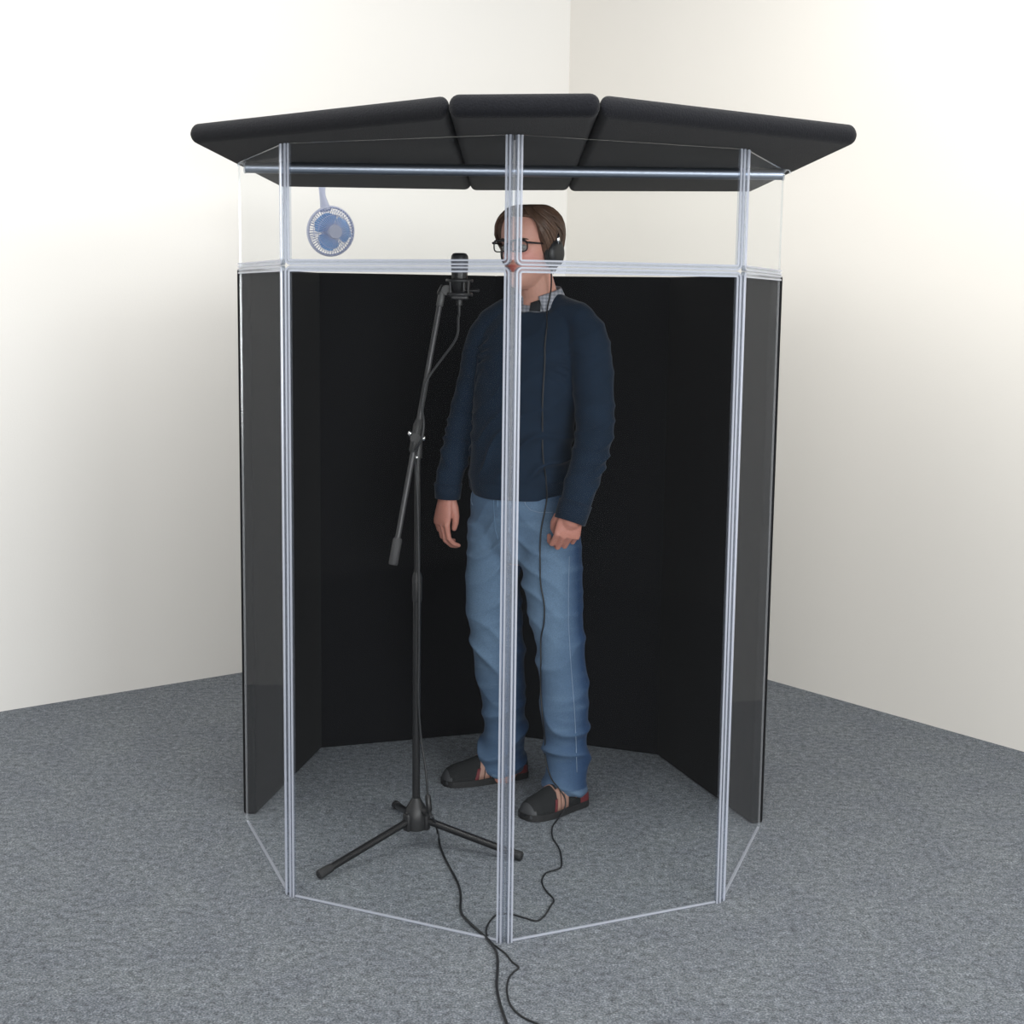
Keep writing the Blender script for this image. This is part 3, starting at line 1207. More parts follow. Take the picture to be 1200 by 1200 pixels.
# neck
nk = [(hw((0, 0.018, 0.075)), 0.056), (hw((0, 0.020, 0.03)), 0.0565), (at(631, 347, 0.305), 0.059), (at(632, 362, 0.31), 0.066), (at(630, 378, 0.31), 0.08)]
add_tube(bm, spline([p for p, r in nk], 4), list(np.interp(np.linspace(0, 4, 17), range(5), [r for p, r in nk])), 28)
add_ring_loft(bm, torso_rings(-0.018)[3:])
add_ring_loft(bm, [ell_ring(at(a, b, TYC), w - 0.012, f - 0.012, 44, db=bk - 0.012) for a, b, w, f, bk in PELVIS])
limb(bm, ARM_R, -0.012)
limb(bm, ARM_L, -0.013)
limb(bm, LEG_R, -0.022)
limb(bm, LEG_L, -0.022)
# right hand (image left): palm turned to his thigh, thumb towards the viewer
add_hand(bm, wr_R, Vector((-0.15, -0.03, -1)), Vector((0.62, -0.78, 0)),
         {'sign': -1, 'f': [(20, 34, 24), (22, 38, 26), (26, 40, 28), (30, 40, 28)]},
         [(0.005, 0.014, 0.010), (0.032, 0.026, 0.020), (0.058, 0.032, 0.027), (0.078, 0.031, 0.030), (0.096, 0.027, 0.032)], 1.0, 0.5)
# left hand (image right): back of the hand to the viewer, fingers curled under
add_hand(bm, wr_L, Vector((-0.20, -0.04, -0.97)), Vector((-0.92, -0.25, 0.2)),
         {'sign': 1, 'f': [(38, 58, 40), (40, 60, 40), (42, 62, 40), (46, 64, 40)]},
         [(0.018, 0.016, 0.010), (0.040, 0.033, 0.022), (0.060, 0.036, 0.036), (0.078, 0.030, 0.046), (0.090, 0.020, 0.050)], 1.02, 0.3)
# feet inside the shoes
toe = [Vector((-0.205, 0.385, 0)), Vector((0.060, 0.056, 0))]
heel = [Vector((0.070, 0.497, 0)), Vector((0.252, 0.225, 0))]
ank = []
for t_, h_ in zip(toe, heel):
    d = (t_ - h_).normalized()
    add_tube(bm, [h_ + d * 0.04 + Vector((0, 0, 0.045)), h_ + d * 0.14 + Vector((0, 0, 0.042)), h_ + d * 0.19 + Vector((0, 0, 0.036))], [0.026, 0.028, 0.022], 14, round_ends=True)
    ank.append(h_ + d * 0.065)
add_tube(bm, [at(586, 900, 0.455), ank[0] + Vector((0, 0, 0.05))], [0.05, 0.034], 14)
add_tube(bm, [at(663, 920, 0.185), ank[1] + Vector((0, 0, 0.05))], [0.046, 0.034], 14)

person = empty('person', Vector((0.03, 0.30, 0)), 'man in navy sweater and faded jeans standing inside the booth wearing headphones', 'person')
body = union('body', bm, 0.0026, 2)
HMI = HM.inverted()
SK = np.array((0.60, 0.305, 0.235))
LIP = np.array((0.36, 0.10, 0.085))
CHK = np.array((0.62, 0.26, 0.235))
STB = np.array((0.36, 0.205, 0.155))


def skin_fn(p):
    if p.z < 1.4:
        k = 0.5 + 0.5 * noise.noise(p * 60)
        return SK * (0.95 + 0.06 * k) * np.array((0.76, 0.66, 0.66))
    q = HMI @ p
    c = SK.copy()
    if q.y < 0.02:
        for s in (-1, 1):
            c = c + (CHK - c) * 0.75 * gs(q.x - s * 0.045, 0.018) * gs(q.z - 0.092, 0.018)
        c = c + (CHK - c) * 0.6 * gs(q.x, 0.012) * gs(q.z - 0.094, 0.010)
        st = max(0.0, min(1.0, (0.066 - q.z) / 0.022)) * (1 if q.z > -0.03 else max(0, 1 + (q.z + 0.03) / 0.02))
        c = c + (STB - c) * 0.45 * st
        c = c + (STB - c) * 0.35 * gs(q.x, 0.022) * gs(q.z - 0.0775, 0.005)
        if q.y < -0.06:
            c = c + (LIP - c) * min(1.0, 1.25 * gs(q.x, 0.017) * (gs(q.z - 0.0680, 0.0036) + gs(q.z - 0.0570, 0.0042)))
    return c


pigment(body, skin_fn)
bo = link('body', body, M['skin'], person, True)

# eyes, brows
for s in (-1, 1):
    bm = bmesh.new()
    c = hw((s * 0.0325, -0.0738, 0.1240))
    add_ellipsoid(bm, c, (0.0125, 0.0125, 0.0118), None, 20, 14)
    gaze = (HM.to_3x3() @ Vector((0.0, -1, 0.02))).normalized()
    for f in bm.faces:
        if (f.calc_center_median() - c).normalized().dot(gaze) > 0.86:
            f.material_index = 1
    obj('eye', bm, [M['eye_white'], M['iris']], person, True)
    bm = bmesh.new()
    P = []
    for t in np.linspace(0, 1, 9):
        x = s * (0.014 + 0.040 * t)
        z = 0.1430 + 0.006 * math.sin(t * PI * 0.75)
        p = head_pt(math.degrees(math.asin(max(-1, min(1, x / 0.078)))), z)
        # find the surface at this x
        y = p.y - face_bump(x, p.y, z)
        P.append(hw((x, y - 0.0005, z)))
    add_tube(bm, P, [0.0015, 0.0032, 0.0038, 0.0039, 0.0037, 0.0034, 0.003, 0.0022, 0.001], 8)
    obj('eyebrow', bm, M['brow'], person, True)

# hair: a shell with swept locks


def hairline(az):
    a = abs((az + 180) % 360 - 180)
    return float(np.interp(a, [0, 18, 32, 42, 50, 58, 66, 76, 84, 100, 125, 180], [0.214, 0.213, 0.212, 0.210, 0.206, 0.192, 0.150, 0.106, 0.088, 0.060, 0.040, 0.028]))


def hair_off(az, z):
    a = abs((az + 180) % 360 - 180)
    base = 0.009 + 0.010 * gs(a - 72, 26) * gs(z - 0.165, 0.055)
    base += 0.006 * gs(a - 140, 45) * gs(z - 0.14, 0.07)
    return base


ZT = 0.2465
bm = bmesh.new()
rows = []
NA, NZ = 120, 30
for i in range(NZ + 1):
    row = []
    for k in range(NA):
        az = k * 360 / NA
        z0 = hairline(az)
        t = i / NZ
        z = z0 + (ZT - z0) * (1 - (1 - t) ** 1.35)
        ed = min(1.0, t / 0.12)
        off = hair_off(az, z) * (0.25 + 0.75 * ed ** 0.6)
        p = head_pt(az, z, off)
        up = 0.006 * max(0, (z - 0.19) / 0.056) ** 1.2
        gr = 0.0016 * noise.noise(Vector((az * 0.16, z * 9, 2.0))) + 0.0012 * noise.noise(Vector((az * 0.5, z * 14, 7.0)))
        p = p + Vector((p.x, p.y, 0)).normalized() * gr + Vector((0, 0, up))
        row.append(hw(p))
    rows.append(row)
inner = [[hw(head_pt(k * 360 / NA, hairline(k * 360 / NA) + 0.003, -0.006)) for k in range(NA)]]
add_ring_loft(bm, inner + rows)
rnd = random.Random(11)
for i in range(150):
    s = 1 if i % 2 else -1
    aend = rnd.uniform(66, 178)
    a0 = rnd.uniform(2, 30) if aend < 110 else rnd.uniform(10, 150)
    z_e = hairline(aend) + rnd.uniform(0.0, 0.03)
    if aend < 80:
        z_e += 0.008
    P = []
    for t in np.linspace(0, 1, 12):
        az = (a0 + (aend - a0) * (t ** 0.8)) * s
        z = 0.2455 - (0.2455 - z_e) * (t ** 1.7)
        z = max(z, hairline(az) + 0.002)
        o = hair_off(az, z) + 0.0015 + 0.002 * math.sin(t * PI)
        p = head_pt(az, z, o)
        p.z += 0.006 * max(0, (z - 0.19) / 0.056) ** 1.2
        P.append(hw(p))
    w = rnd.uniform(0.0022, 0.0042)
    add_tube(bm, P, [w * k for k in (0.3, 0.7, 0.9, 1, 1, 1, 1, 0.95, 0.85, 0.7, 0.5, 0.15)], 6)
bmesh.ops.recalc_face_normals(bm, faces=bm.faces)
me = bpy.data.meshes.new('hair')
bm.to_mesh(me)
bm.free()


def hair_fn(p):
    q = HMI @ p
    az = math.degrees(math.atan2(q.x, -q.y))
    k = 0.5 + 0.5 * noise.noise(Vector((az * 0.33, q.z * 10, 0)))
    return np.array((0.108, 0.058, 0.036)) * (0.2 + 1.35 * k)


pigment(me, hair_fn)
link('hair', me, M['hair'], person, True)

# ---- sweater


def rdg(x):
    return 1.6 * (1 - abs(math.sin(x * 0.5 + 0.4))) ** 1.6 - 0.5


def ramp(x, a, b):
    return max(0.0, min(1.0, (x - a) / (b - a)))


bm = bmesh.new()
rings = torso_rings(0.0)
drop = [0.045, 0.022, 0.004] + [0.0] * 20
for r, dz, (px, py, w, f, bk) in zip(rings, drop, TORSO):
    c = at(px, py, TYC)
    for k, p in enumerate(r):
        fr = -(p - c).dot(TB) / max(f, bk)
        r[k] = p - Vector((0, 0, dz * (fr * fr if fr > 0 else fr * 0.2)))
add_ring_loft(bm, rings)
limb(bm, ARM_R, 0.0, ends=False)
limb(bm, ARM_L, 0.0, ends=False)
for tab in ([(612, 360, 0.33, 0.046), (596, 367, 0.345, 0.049), (577, 379, 0.36, 0.051)], [(646, 361, 0.285, 0.046), (664, 367, 0.25, 0.049), (681, 376, 0.215, 0.050)]):
    limb(bm, tab, 0.0, ends=True)
sw = union('sweater', bm, 0.0045, 5)
sw_n = len(sw.vertices)
elR = at(540, 504, 0.39)
elL = at(697, 503, 0.165)
hemz = at(609, 575, TYC).z
WR_POINTS = [at(a, b, y) for a, b, y, r in ARM_R]
WL_POINTS = [at(a, b, y) for a, b, y, r in ARM_L]


def near_arm(p, pts):
    best = 9
    for a, b in zip(pts[:-1], pts[1:]):
        ab = b - a
        t = max(0, min(1, (p - a).dot(ab) / ab.length_squared))
        best = min(best, (p - a - ab * t).length)
    return best


armL_ax = (WL_POINTS[-1] - WL_POINTS[5]).normalized()
offs = []
for v in sw.vertices:
    p, n = v.co, v.normal
    d = 0.0
    dR, dL = near_arm(p, WR_POINTS), near_arm(p, WL_POINTS)
    wv = Vector((noise.noise(p * 7), noise.noise(p * 7 + Vector((5, 1, 2))), noise.noise(p * 7 + Vector((1, 8, 3)))))
    if min(dR, dL) < 0.075 and p.z < 1.42:
        q = p + wv * 0.05
        el = elR if dR < dL else elL
        m_ = 0.35 + 0.65 * gs(p.z - el.z + 0.05, 0.10)
        sgn = 1 if dR < dL else -1
        ph = (q.z + sgn * 0.45 * q.x) * 120 + 3 * noise.noise(p * 9)
        r_ = math.sin(ph)
        d += 0.0075 * m_ * rdg(ph) * (0.6 + 0.6 * noise.noise(q * 12))
        cz = (WR_POINTS if dR < dL else WL_POINTS)[-1].z
        cu = 1 - ramp(p.z, cz + 0.055, cz + 0.085)
        d = d * (1 - cu) + 0.0035 * cu * 0
    else:
        q = p + wv * 0.07
        lx = (p - at(615, 480, TYC)).dot(TR)
        low = 1 - ramp(p.z, hemz + 0.05, hemz + 0.36)
        ph = (q.z * 1.0 - 0.75 * lx) * 75 + 2.5 * noise.noise(p * 5)
        d += 0.0095 * (0.25 + low) * rdg(ph) * ramp(p.z, hemz + 0.035, hemz + 0.08) * (0.5 + 0.8 * ramp(lx, -0.05, 0.10))
        d += 0.006 * noise.noise(q * 6) * (0.4 + low)
        # armpit folds
        for ap in (at(556, 416, 0.30), at(671, 432, 0.18)):
            dd = (p - ap).length
            d -= 0.011 * gs(dd, 0.035) * math.cos((q.z + 0.5 * q.x) * 160)
        if p.z < hemz + 0.045:
            d -= 0.004 * ramp(p.z, hemz + 0.045, hemz + 0.03)
    offs.append(n * d)
for v, o in zip(sw.vertices, offs):
    v.co += o


def sw_fn(p):
    k = 0.5 + 0.5 * noise.noise(p * 22)
    c = np.array((0.0105, 0.0205, 0.038))
    return c * (0.85 + 0.3 * k)


pigment(sw, sw_fn)
np_smooth(sw, 2)
swo = link('sweater', sw, M['sweater'], person, True)
# ribbed cuffs
for tab, wrp in ((ARM_R, wr_R), (ARM_L, wr_L)):
    P1 = at(*tab[-1][:3])
    P0 = at(*tab[-2][:3])
    d = (P1 - P0).normalized()
    a, b = frame(d)
    bm = bmesh.new()
    rings = []
    L_ = 0.062 if tab is ARM_L else 0.05
    for t, g in ((0, 0.000), (0.004, 0.0025), (0.5, 0.0022), (0.97, 0.002), (1.0, 0.0), (1.0, -0.007), (0.9, -0.010)):
        c = P1 - d * L_ * (1 - t) + d * 0.004
        r0 = tab[-1][3] + (tab[-2][3] - tab[-1][3]) * (1 - t) * L_ / max(0.02, (P1 - P0).length)
        rings.append([c + (a * math.cos(2 * PI * k / 96) + b * math.sin(2 * PI * k / 96)) * (r0 + g + 0.0007 * (1 if k % 2 else -1)) for k in range(96)])
    add_ring_loft(bm, rings, cap=False)
    bmesh.ops.recalc_face_normals(bm, faces=bm.faces)
    me = bpy.data.meshes.new('cuff')
    bm.to_mesh(me)
    bm.free()
    pigment(me, lambda p: np.array((0.010, 0.019, 0.035)))
    link('cuff', me, M['sweater'], swo, True)

# ---- shirt collar and placket
nc = at(632.5, 351, 0.305)
bm = bmesh.new()
rows = []
for k in range(0, 65):
    a = math.radians(26 + (334 - 26) * k / 64)
    e = TR * math.sin(a) * 1.0 - TB * math.cos(a) * 1.0
    fr = abs(math.cos(a / 2)) ** 6
    zt = 0.046 * math.sin(a / 2) ** 0.9 - 0.004
    dropz = 0.036 + 0.032 * gs(min(a - math.radians(26), math.radians(334) - a), 0.25)
    base = nc + Vector((0, 0, zt))
    ri = 0.0615
    edge = gs(min(a - math.radians(26), math.radians(334) - a), 0.5)
    sg = 1 if a < PI else -1

    def cp(r_, dz, sp=0.0):
        a2 = a + sg * edge * sp
        e2 = TR * math.sin(a2) - TB * math.cos(a2)
        return base + e2 * r_ + Vector((0, 0, dz))
    rows.append([cp(ri - 0.001, -0.040), cp(ri, -0.015), cp(ri + 0.001, 0), cp(ri + 0.004, 0.002), cp(ri + 0.0075, -0.004, 0.03),
                 cp(ri + 0.014, -dropz * 0.5, 0.16), cp(ri + 0.023, -dropz, 0.32)])
vs = [[bm.verts.new(p) for p in r] for r in rows]
for r0_, r1_ in zip(vs[:-1], vs[1:]):
    for i in range(len(r0_) - 1):
        bm.faces.new((r0_[i], r0_[i + 1], r1_[i + 1], r1_[i]))
co_ = obj('shirt_collar', bm, M['plaid'], person, True)
md = co_.modifiers.new('thick', 'SOLIDIFY')
md.thickness = 0.0022
co_['label'] = 'grey plaid shirt collar'
bm = bmesh.new()
for mt_, a0, a1, rr_ in ((0, -42, 42, 0.0655),):
    rows = []
    for k in range(13):
        a = math.radians(a0 + (a1 - a0) * k / 12)
        e = TR * math.sin(a) - TB * math.cos(a)
        zz_ = -0.006 - 0.012 * math.cos(a * 1.6)
        rows.append([nc + e * (rr_ + 0.0) + Vector((0, 0, zz_)), nc + e * (rr_ + 0.004) + Vector((0, 0, zz_ - 0.02)), nc + e * (rr_ + 0.012) + Vector((0, 0, zz_ - 0.05))])
    vs = [[bm.verts.new(p) for p in r] for r in rows]
    for r0_, r1_ in zip(vs[:-1], vs[1:]):
        for i in range(2):
            bm.faces.new((r0_[i], r0_[i + 1], r1_[i + 1], r1_[i])).material_index = 0
so_ = obj('shirt_front', bm, [M['plaid']], person, True)
rows = []
md = so_.modifiers.new('thick', 'SOLIDIFY')
md.thickness = 0.002
bm = bmesh.new()
for k in range(7):
    a = math.radians(4 + 27 * k / 6)
    e = TR * math.sin(a) - TB * math.cos(a)
    zz_ = -0.010 + 0.010 * k / 6
    rows.append([nc + e * 0.0665 + Vector((0, 0, zz_)), nc + e * 0.0705 + Vector((0, 0, zz_ - 0.016)), nc + e * 0.0765 + Vector((0, 0, zz_ - 0.036 + 0.012 * (1 - k / 6)))])
vs = [[bm.verts.new(p) for p in r] for r in rows]
for r0_, r1_ in zip(vs[:-1], vs[1:]):
    for i in range(2):
        bm.faces.new((r0_[i], r0_[i + 1], r1_[i + 1], r1_[i]))
so_ = obj('undershirt_neck', bm, [M['undershirt']], person, True)
so_['label'] = 'dark inside of the shirt neck'
md = so_.modifiers.new('thick', 'SOLIDIFY')
md.thickness = 0.002

# ---- jeans
bm = bmesh.new()
add_ring_loft(bm, [ell_ring(at(a, b, TYC), w, f, 44, db=bk) for a, b, w, f, bk in PELVIS])
PR_ = limb(bm, LEG_R, 0.0, ends=False, n=32)
PL_ = limb(bm, LEG_L, 0.0, ends=False, n=32)
je = union('jeans', bm, 0.0045, 26)
hemR = at(586, 903, 0.455).z
hemL = at(663, 923, 0.185).z
kneeR = at(583, 752, 0.385)
kneeL = at(656, 752, 0.215)
crotch = at(607, 668, 0.28)
offs = []
for v in je.vertices:
    p, n = v.co, v.normal
    isL = near_arm(p, PL_) < near_arm(p, PR_)
    wv = Vector((noise.noise(p * 6), noise.noise(p * 6 + Vector((5, 1, 2))), noise.noise(p * 6 + Vector((1, 8, 3)))))
    q = p + wv * 0.06
    hz = hemL if isL else hemR
    kn = kneeL if isL else kneeR
    low = gs(p.z - hz - 0.10, 0.10)
    kk_ = gs(p.z - kn.z + 0.03, 0.10)
    cr_ = gs((p - crotch).length, 0.13)
    s_ = 1 if isL else -1
    d = 0.0115 * low * rdg((q.z + s_ * 0.35 * q.x) * 70 + 3 * noise.noise(p * 7))
    d += 0.0072 * kk_ * rdg((q.z - s_ * 0.6 * q.x) * 48 + 3 * noise.noise(p * 5))
    d += 0.0080 * cr_ * rdg((q.z + s_ * 0.6 * (q.x - crotch.x)) * 80)
    d += 0.006 * noise.noise(q * 5)
    if p.z < hz + 0.018:
        d += 0.002
    offs.append(n * d)
for v, o in zip(je.vertices, offs):
    v.co += o
DK = np.array((0.021, 0.047, 0.105))
LT_ = np.array((0.105, 0.165, 0.248))
axL = [p for p in PL_]
axR = [p for p in PR_]


def je_fn(p):
    dl_, dr_ = near_arm(p, axL), near_arm(p, axR)
    ax = axL if dl_ < dr_ else axR
    c = min(ax, key=lambda a: abs(a.z - p.z))
    fr = -(p - c).dot(TB) / 0.09
    sd = abs((p - c).dot(TR)) / 0.09
    k = 0.5 + 0.5 * noise.noise(p * 9)
    f = ramp(fr, 0.1, 0.95) * (0.55 + 0.75 * gs(p.z - 0.66, 0.20)) * (0.7 + 0.5 * k)
    f += 0.22 * ramp(noise.noise(Vector((p.x * 8, p.y * 8, p.z * 40))), 0.1, 0.7)
    hz = hemL if dl_ < dr_ else hemR
    if p.z < hz + 0.010:
        f += 0.45
    f = max(0.0, min(1.0, f))
    return DK + (LT_ - DK) * f


pigment(je, je_fn)
np_smooth(je, 2)
jo = link('jeans', je, M['denim'], person, True)


def bvh_of(*mes):
    V, F = [], []
    for me in mes:
        o0 = len(V)
        V += [v.co.copy() for v in me.vertices]
        F += [[o0 + i for i in p.vertices] for p in me.polygons]
    return BVHTree.FromPolygons(V, F)


BV = bvh_of(sw, je, body)
BVJ = bvh_of(je)


def surf(px, py, off, tree=None, default=0.2):
    d = ray(px, py).normalized()
    h = (tree or BV).ray_cast(CAM, d)
    if h[0] is None:
        return at(px, py, default)
    return h[0] + h[1] * off


M['stitch'] = simple('pale_stitch_thread', (0.15, 0.21, 0.30), 0.8)
M['seam'] = simple('dark_denim_seam', (0.10, 0.17, 0.26), 0.85)


def seam(name, pts, r, mt):
    bm = bmesh.new()
    P = []
    for (a, b), (c, d) in zip(pts[:-1], pts[1:]):
        for k in range(6):
            P.append(surf(a + (c - a) * k / 6, b + (d - b) * k / 6, r * 0.3, BVJ))
    P.append(surf(*pts[-1], r * 0.3, BVJ))
    add_tube(bm, P, r, 6)
    obj(name, bm, M[mt], jo, True)


seam('side_seam', [(667, 652), (666, 690), (666, 730), (669, 780), (673, 830), (675, 870), (676, 905)], 0.0013, 'stitch')
seam('pocket_seam', [(614, 585), (616, 592), (622, 598), (632, 600.5), (648, 600.5)], 0.0016, 'stitch')
seam('fly_seam', [(578, 584), (579, 600), (580, 620), (584, 632)], 0.0014, 'seam')
seam('belt_loop', [(583, 586), (583, 594)], 0.0028, 'seam')
seam('pocket_seam', [(553, 578), (552, 586), (554, 592)], 0.0016, 'stitch')

# ---- shoes
SH = [(0.00, 0.014, 0.024, 0.0), (0.02, 0.030, 0.042, 0), (0.06, 0.041, 0.056, 0), (0.14, 0.0485, 0.067, 0), (0.26, 0.0520, 0.074, 0), (0.38, 0.0515, 0.084, 0), (0.50, 0.0485, 0.096, 0), (0.60, 0.0445, 0.105, 0), (0.72, 0.0395, 0.110, 0), (0.85, 0.0375, 0.104, 0), (0.95, 0.0330, 0.094, 0), (1.0, 0.022, 0.080, 0)]
for t_, h_, lab in ((toe[0], heel[0], 'black running shoe on his right foot, farther back'), (toe[1], heel[1], 'black running shoe on his left foot, nearer the camera')):
    ax = (h_ - t_)
    Ls = ax.length
    ax = ax / Ls
    sd = Vector((-ax.y, ax.x, 0))

    def sect(s, grow=0.0, z0=0.012, top=1.0):
        s_ = [x[0] for x in SH]
        w = float(np.interp(s, s_, [x[1] for x in SH])) + grow
        h = float(np.interp(s, s_, [x[2] for x in SH])) * top + grow
        bend = 0.010 * math.sin(PI * s)
        c = t_ + ax * (s * Ls)
        ring = []
        for k in range(28):
            a = 2 * PI * k / 28
            cs, sn = math.cos(a), math.sin(a)
            x = w * math.copysign(abs(cs) ** 0.8, cs)
            z = (h - z0) * max(0, sn) ** 0.85 if sn > 0 else 0
            nar = 1 - 0.35 * (max(0, sn)) ** 2
            ring.append(c + sd * (x * nar) + Vector((0, 0, z0 + z + (-0.002 if sn < 0 else 0))))
        return ring
    bm = bmesh.new()
    add_ring_loft(bm, [sect(s) for s in np.linspace(0, 1, 60)])
    for f in bm.faces:
        c = f.calc_center_median()
        s_ = (Vector((c.x, c.y, 0)) - t_).dot(ax) / Ls
        if c.z < 0.054 - 1.3 * max(0, s_ - 0.04) ** 1.2 * 1.5 and s_ < 0.2:
            f.material_index = 1
    sh = obj('shoe', bm, [M['shoe'], M['shoe_toe']], person, True, 60)
    sh['label'] = lab
    # sole
    bm = bmesh.new()
    out = []
    for s in np.linspace(0, 1, 24):
        w = float(np.interp(s, [x[0] for x in SH], [x[1] for x in SH])) + 0.003
        out.append((t_ + ax * (s * Ls) + sd * w, 1))
    for s in np.linspace(1, 0, 24):
        w = float(np.interp(s, [x[0] for x in SH], [x[1] for x in SH])) + 0.003
        out.append((t_ + ax * (s * Ls) - sd * w, -1))
    add_prism(bm, [(p.x, p.y) for p, q in out], 0.001, 0.022)
    obj('sole', bm, M['sole'], sh, True, 40)
    def patch(name, s0, s1, k0, k1, mt, side, lean=0.0):
        bm = bmesh.new()
        rows = []
        for s in np.linspace(s0, s1, 8):
            lo = sect(min(1, max(0, s + lean)), 0.0018)
            row = []
            for j in np.linspace(k0, k1, 7):
                fr_ = (j - k0) / (k1 - k0)
                ring = sect(min(1, max(0, s + lean * fr_)), 0.0016)
                a = j if side > 0 else 14 - j
                i0 = int(math.floor(a)) % 28
                i1 = (i0 + 1) % 28
                row.append(ring[i0].lerp(ring[i1], a - math.floor(a)))
            rows.append(row)
        vs = [[bm.verts.new(p) for p in r] for r in rows]
        for r0_, r1_ in zip(vs[:-1], vs[1:]):
            for i in range(6):
                bm.faces.new((r0_[i], r0_[i + 1], r1_[i + 1], r1_[i]))
        o = obj(name, bm, M[mt], sh, True)
        md = o.modifiers.new('thick', 'SOLIDIFY')
        md.thickness = 0.0016
        md.offset = 0
        return o
    camside = 1 if sd.y < 0 else -1
    for q in range(3):
        patch('side_stripe', 0.365 + q * 0.070, 0.424 + q * 0.070, 0.5, 4.6, 'shoe_tan', camside, 0.06)['label'] = 'tan side stripe'
    patch('side_flash', 0.315, 0.355, 0.4, 2.6, 'shoe_red', camside, 0.05)['label'] = 'red side flash'
    for sdd in (1, -1):
        patch('heel_foam', 0.80, 0.99, 0.1, 1.8, 'shoe_red', sdd)['label'] = 'dark red heel'
    bm = bmesh.new()
    for q in range(3):
        s = 0.42 + q * 0.055
        ring = sect(s, 0.002)
        add_tube(bm, spline([ring[4], ring[7], ring[10]], 4), 0.0018, 6)
    obj('lace', bm, M['shoe_tan'], sh, True)

for q, (px_h, yy) in enumerate(((586, 0.455), (663, 0.185))):
    bm = bmesh.new()
    a_ = ank[q]
    add_tube(bm, [a_ + Vector((0, 0, 0.055)), a_ + Vector((0, 0, 0.09)), a_ + Vector((0, 0, 0.15))], [0.044, 0.0435, 0.043], 20)
    obj('sock', bm, M['undershirt'], person, True, 60)

# ---- glasses
gl = empty('eyeglasses', hw((0, -0.105, 0.122)), 'dark rectangular eyeglasses on the man\'s face', 'glasses')
fm = bmesh.new()
lenses = []
for s in (-1, 1):
    cx_ = s * 0.0370
    pts = []
    for k in range(32):
        a = 2 * PI * k / 32
        cs, sn = math.cos(a), math.sin(a)
        x = cx_ + 0.0285 * math.copysign(abs(cs) ** 0.55, cs)
        z = 0.1275 + 0.0175 * math.copysign(abs(sn) ** 0.6, sn) * (1.0 if sn > 0 else 0.95)
        y = -0.105 + 0.9 * (abs(x) - 0.01) ** 2 * 4
        pts.append(hw((x, y, z)))
    n = len(pts)
    for k in range(n):
        z_up = (HMI @ pts[k]).z > 0.136
        add_tube(fm, [pts[k], pts[(k + 1) % n]], 0.0034 if z_up else 0.0021, 6)
    lenses.append(pts)
add_tube(fm, spline([hw((-0.0085, -0.1045, 0.133)), hw((0, -0.1085, 0.135)), hw((0.0085, -0.1045, 0.133))], 4), 0.0022, 8)
obj('frame', fm, M['frame_black'], gl, True)
for pts in lenses:
    bm = bmesh.new()
    f = [bm.verts.new(p) for p in pts]
    back = (HM.to_3x3() @ Vector((0, 1, 0))).normalized() * 0.0015
    b = [bm.verts.new(p + back) for p in pts]
    bm.faces.new(f)
    bm.faces.new(b[::-1])
    for k in range(len(f)):
        j = (k + 1) % len(f)
        bm.faces.new((f[k], b[k], b[j], f[j]))
    obj('lens', bm, M['lens'], gl)
for s in (-1, 1):
    bm = bmesh.new()
    add_tube(bm, [hw((s * 0.0650, -0.098, 0.137)), hw((s * 0.0705, -0.094, 0.138)), hw((s * 0.0800, -0.040, 0.134)), hw((s * 0.0835, 0.004, 0.126))], [0.003, 0.0032, 0.0024, 0.002], 8)
    obj('temple', bm, M['frame_black'], gl, True)

# ---- headphones
hp = empty('headphones', hw((0, 0.01, 0.27)), 'black over-ear headphones worn by the man with a long thin cord', 'headphones')
bm = bmesh.new()
rings = []
for k in range(33):
    a = PI * (k / 32)
    x = 0.0935 * math.cos(a)
    z = 0.130 + 0.119 * math.sin(a) ** 0.75
    y = 0.014 + 0.040 * math.sin(a)
    nx, nz = math.cos(a), math.sin(a)
    t_ = 0.0042
    w_ = 0.013
    rings.append([hw((x + nx * t_ * u, y + w_ * v, z + nz * t_ * u)) for u, v in ((-1, -0.9), (-1, 0.9), (0, 1), (1, 0.8), (1, -0.8), (0, -1))])
add_ring_loft(bm, rings)
obj('headband', bm, M['black_plastic'], hp, True, 60)
for s in (-1, 1):
    bm = bmesh.new()
    R_ = HM.to_3x3().normalized()
    prof = [(0.070, 0.030), (0.074, 0.040), (0.084, 0.043), (0.089, 0.0405)]
    rings = []
    for x, r in prof:
        rings.append([hw((s * x, 0.012 + 0.92 * r * math.cos(2 * PI * k / 28), 0.104 + 1.08 * r * math.sin(2 * PI * k / 28))) for k in range(28)])
    add_ring_loft(bm, rings)
    obj('ear_pad', bm, M['black_rubber'], hp, True, 50)
    bm = bmesh.new()
    prof = [(0.088, 0.038), (0.091, 0.041), (0.099, 0.039), (0.105, 0.031), (0.107, 0.022), (0.1065, 0.0)]
    rings = []
    for x, r in prof:
        r = max(r, 0.002)
        rings.append([hw((s * x, 0.012 + 0.9 * r * math.cos(2 * PI * k / 28), 0.104 + 1.06 * r * math.sin(2 * PI * k / 28))) for k in range(28)])
    add_ring_loft(bm, rings)
    obj('ear_cup', bm, M['black_plastic'], hp, True, 50)
    bm = bmesh.new()
    add_tube(bm, [hw((s * 0.0955, 0.016, 0.165)), hw((s * 0.099, 0.014, 0.15)), hw((s * 0.102, 0.012, 0.130))], [0.0055, 0.0065, 0.006], 10)
    o = obj('yoke', bm, M['steel'] if s > 0 else M['black_metal'], hp, True)
    if s > 0:
        o['label'] = 'silver yoke'


def P_floor(pts, z):
    return [ground(a, b, z) for a, b in pts]


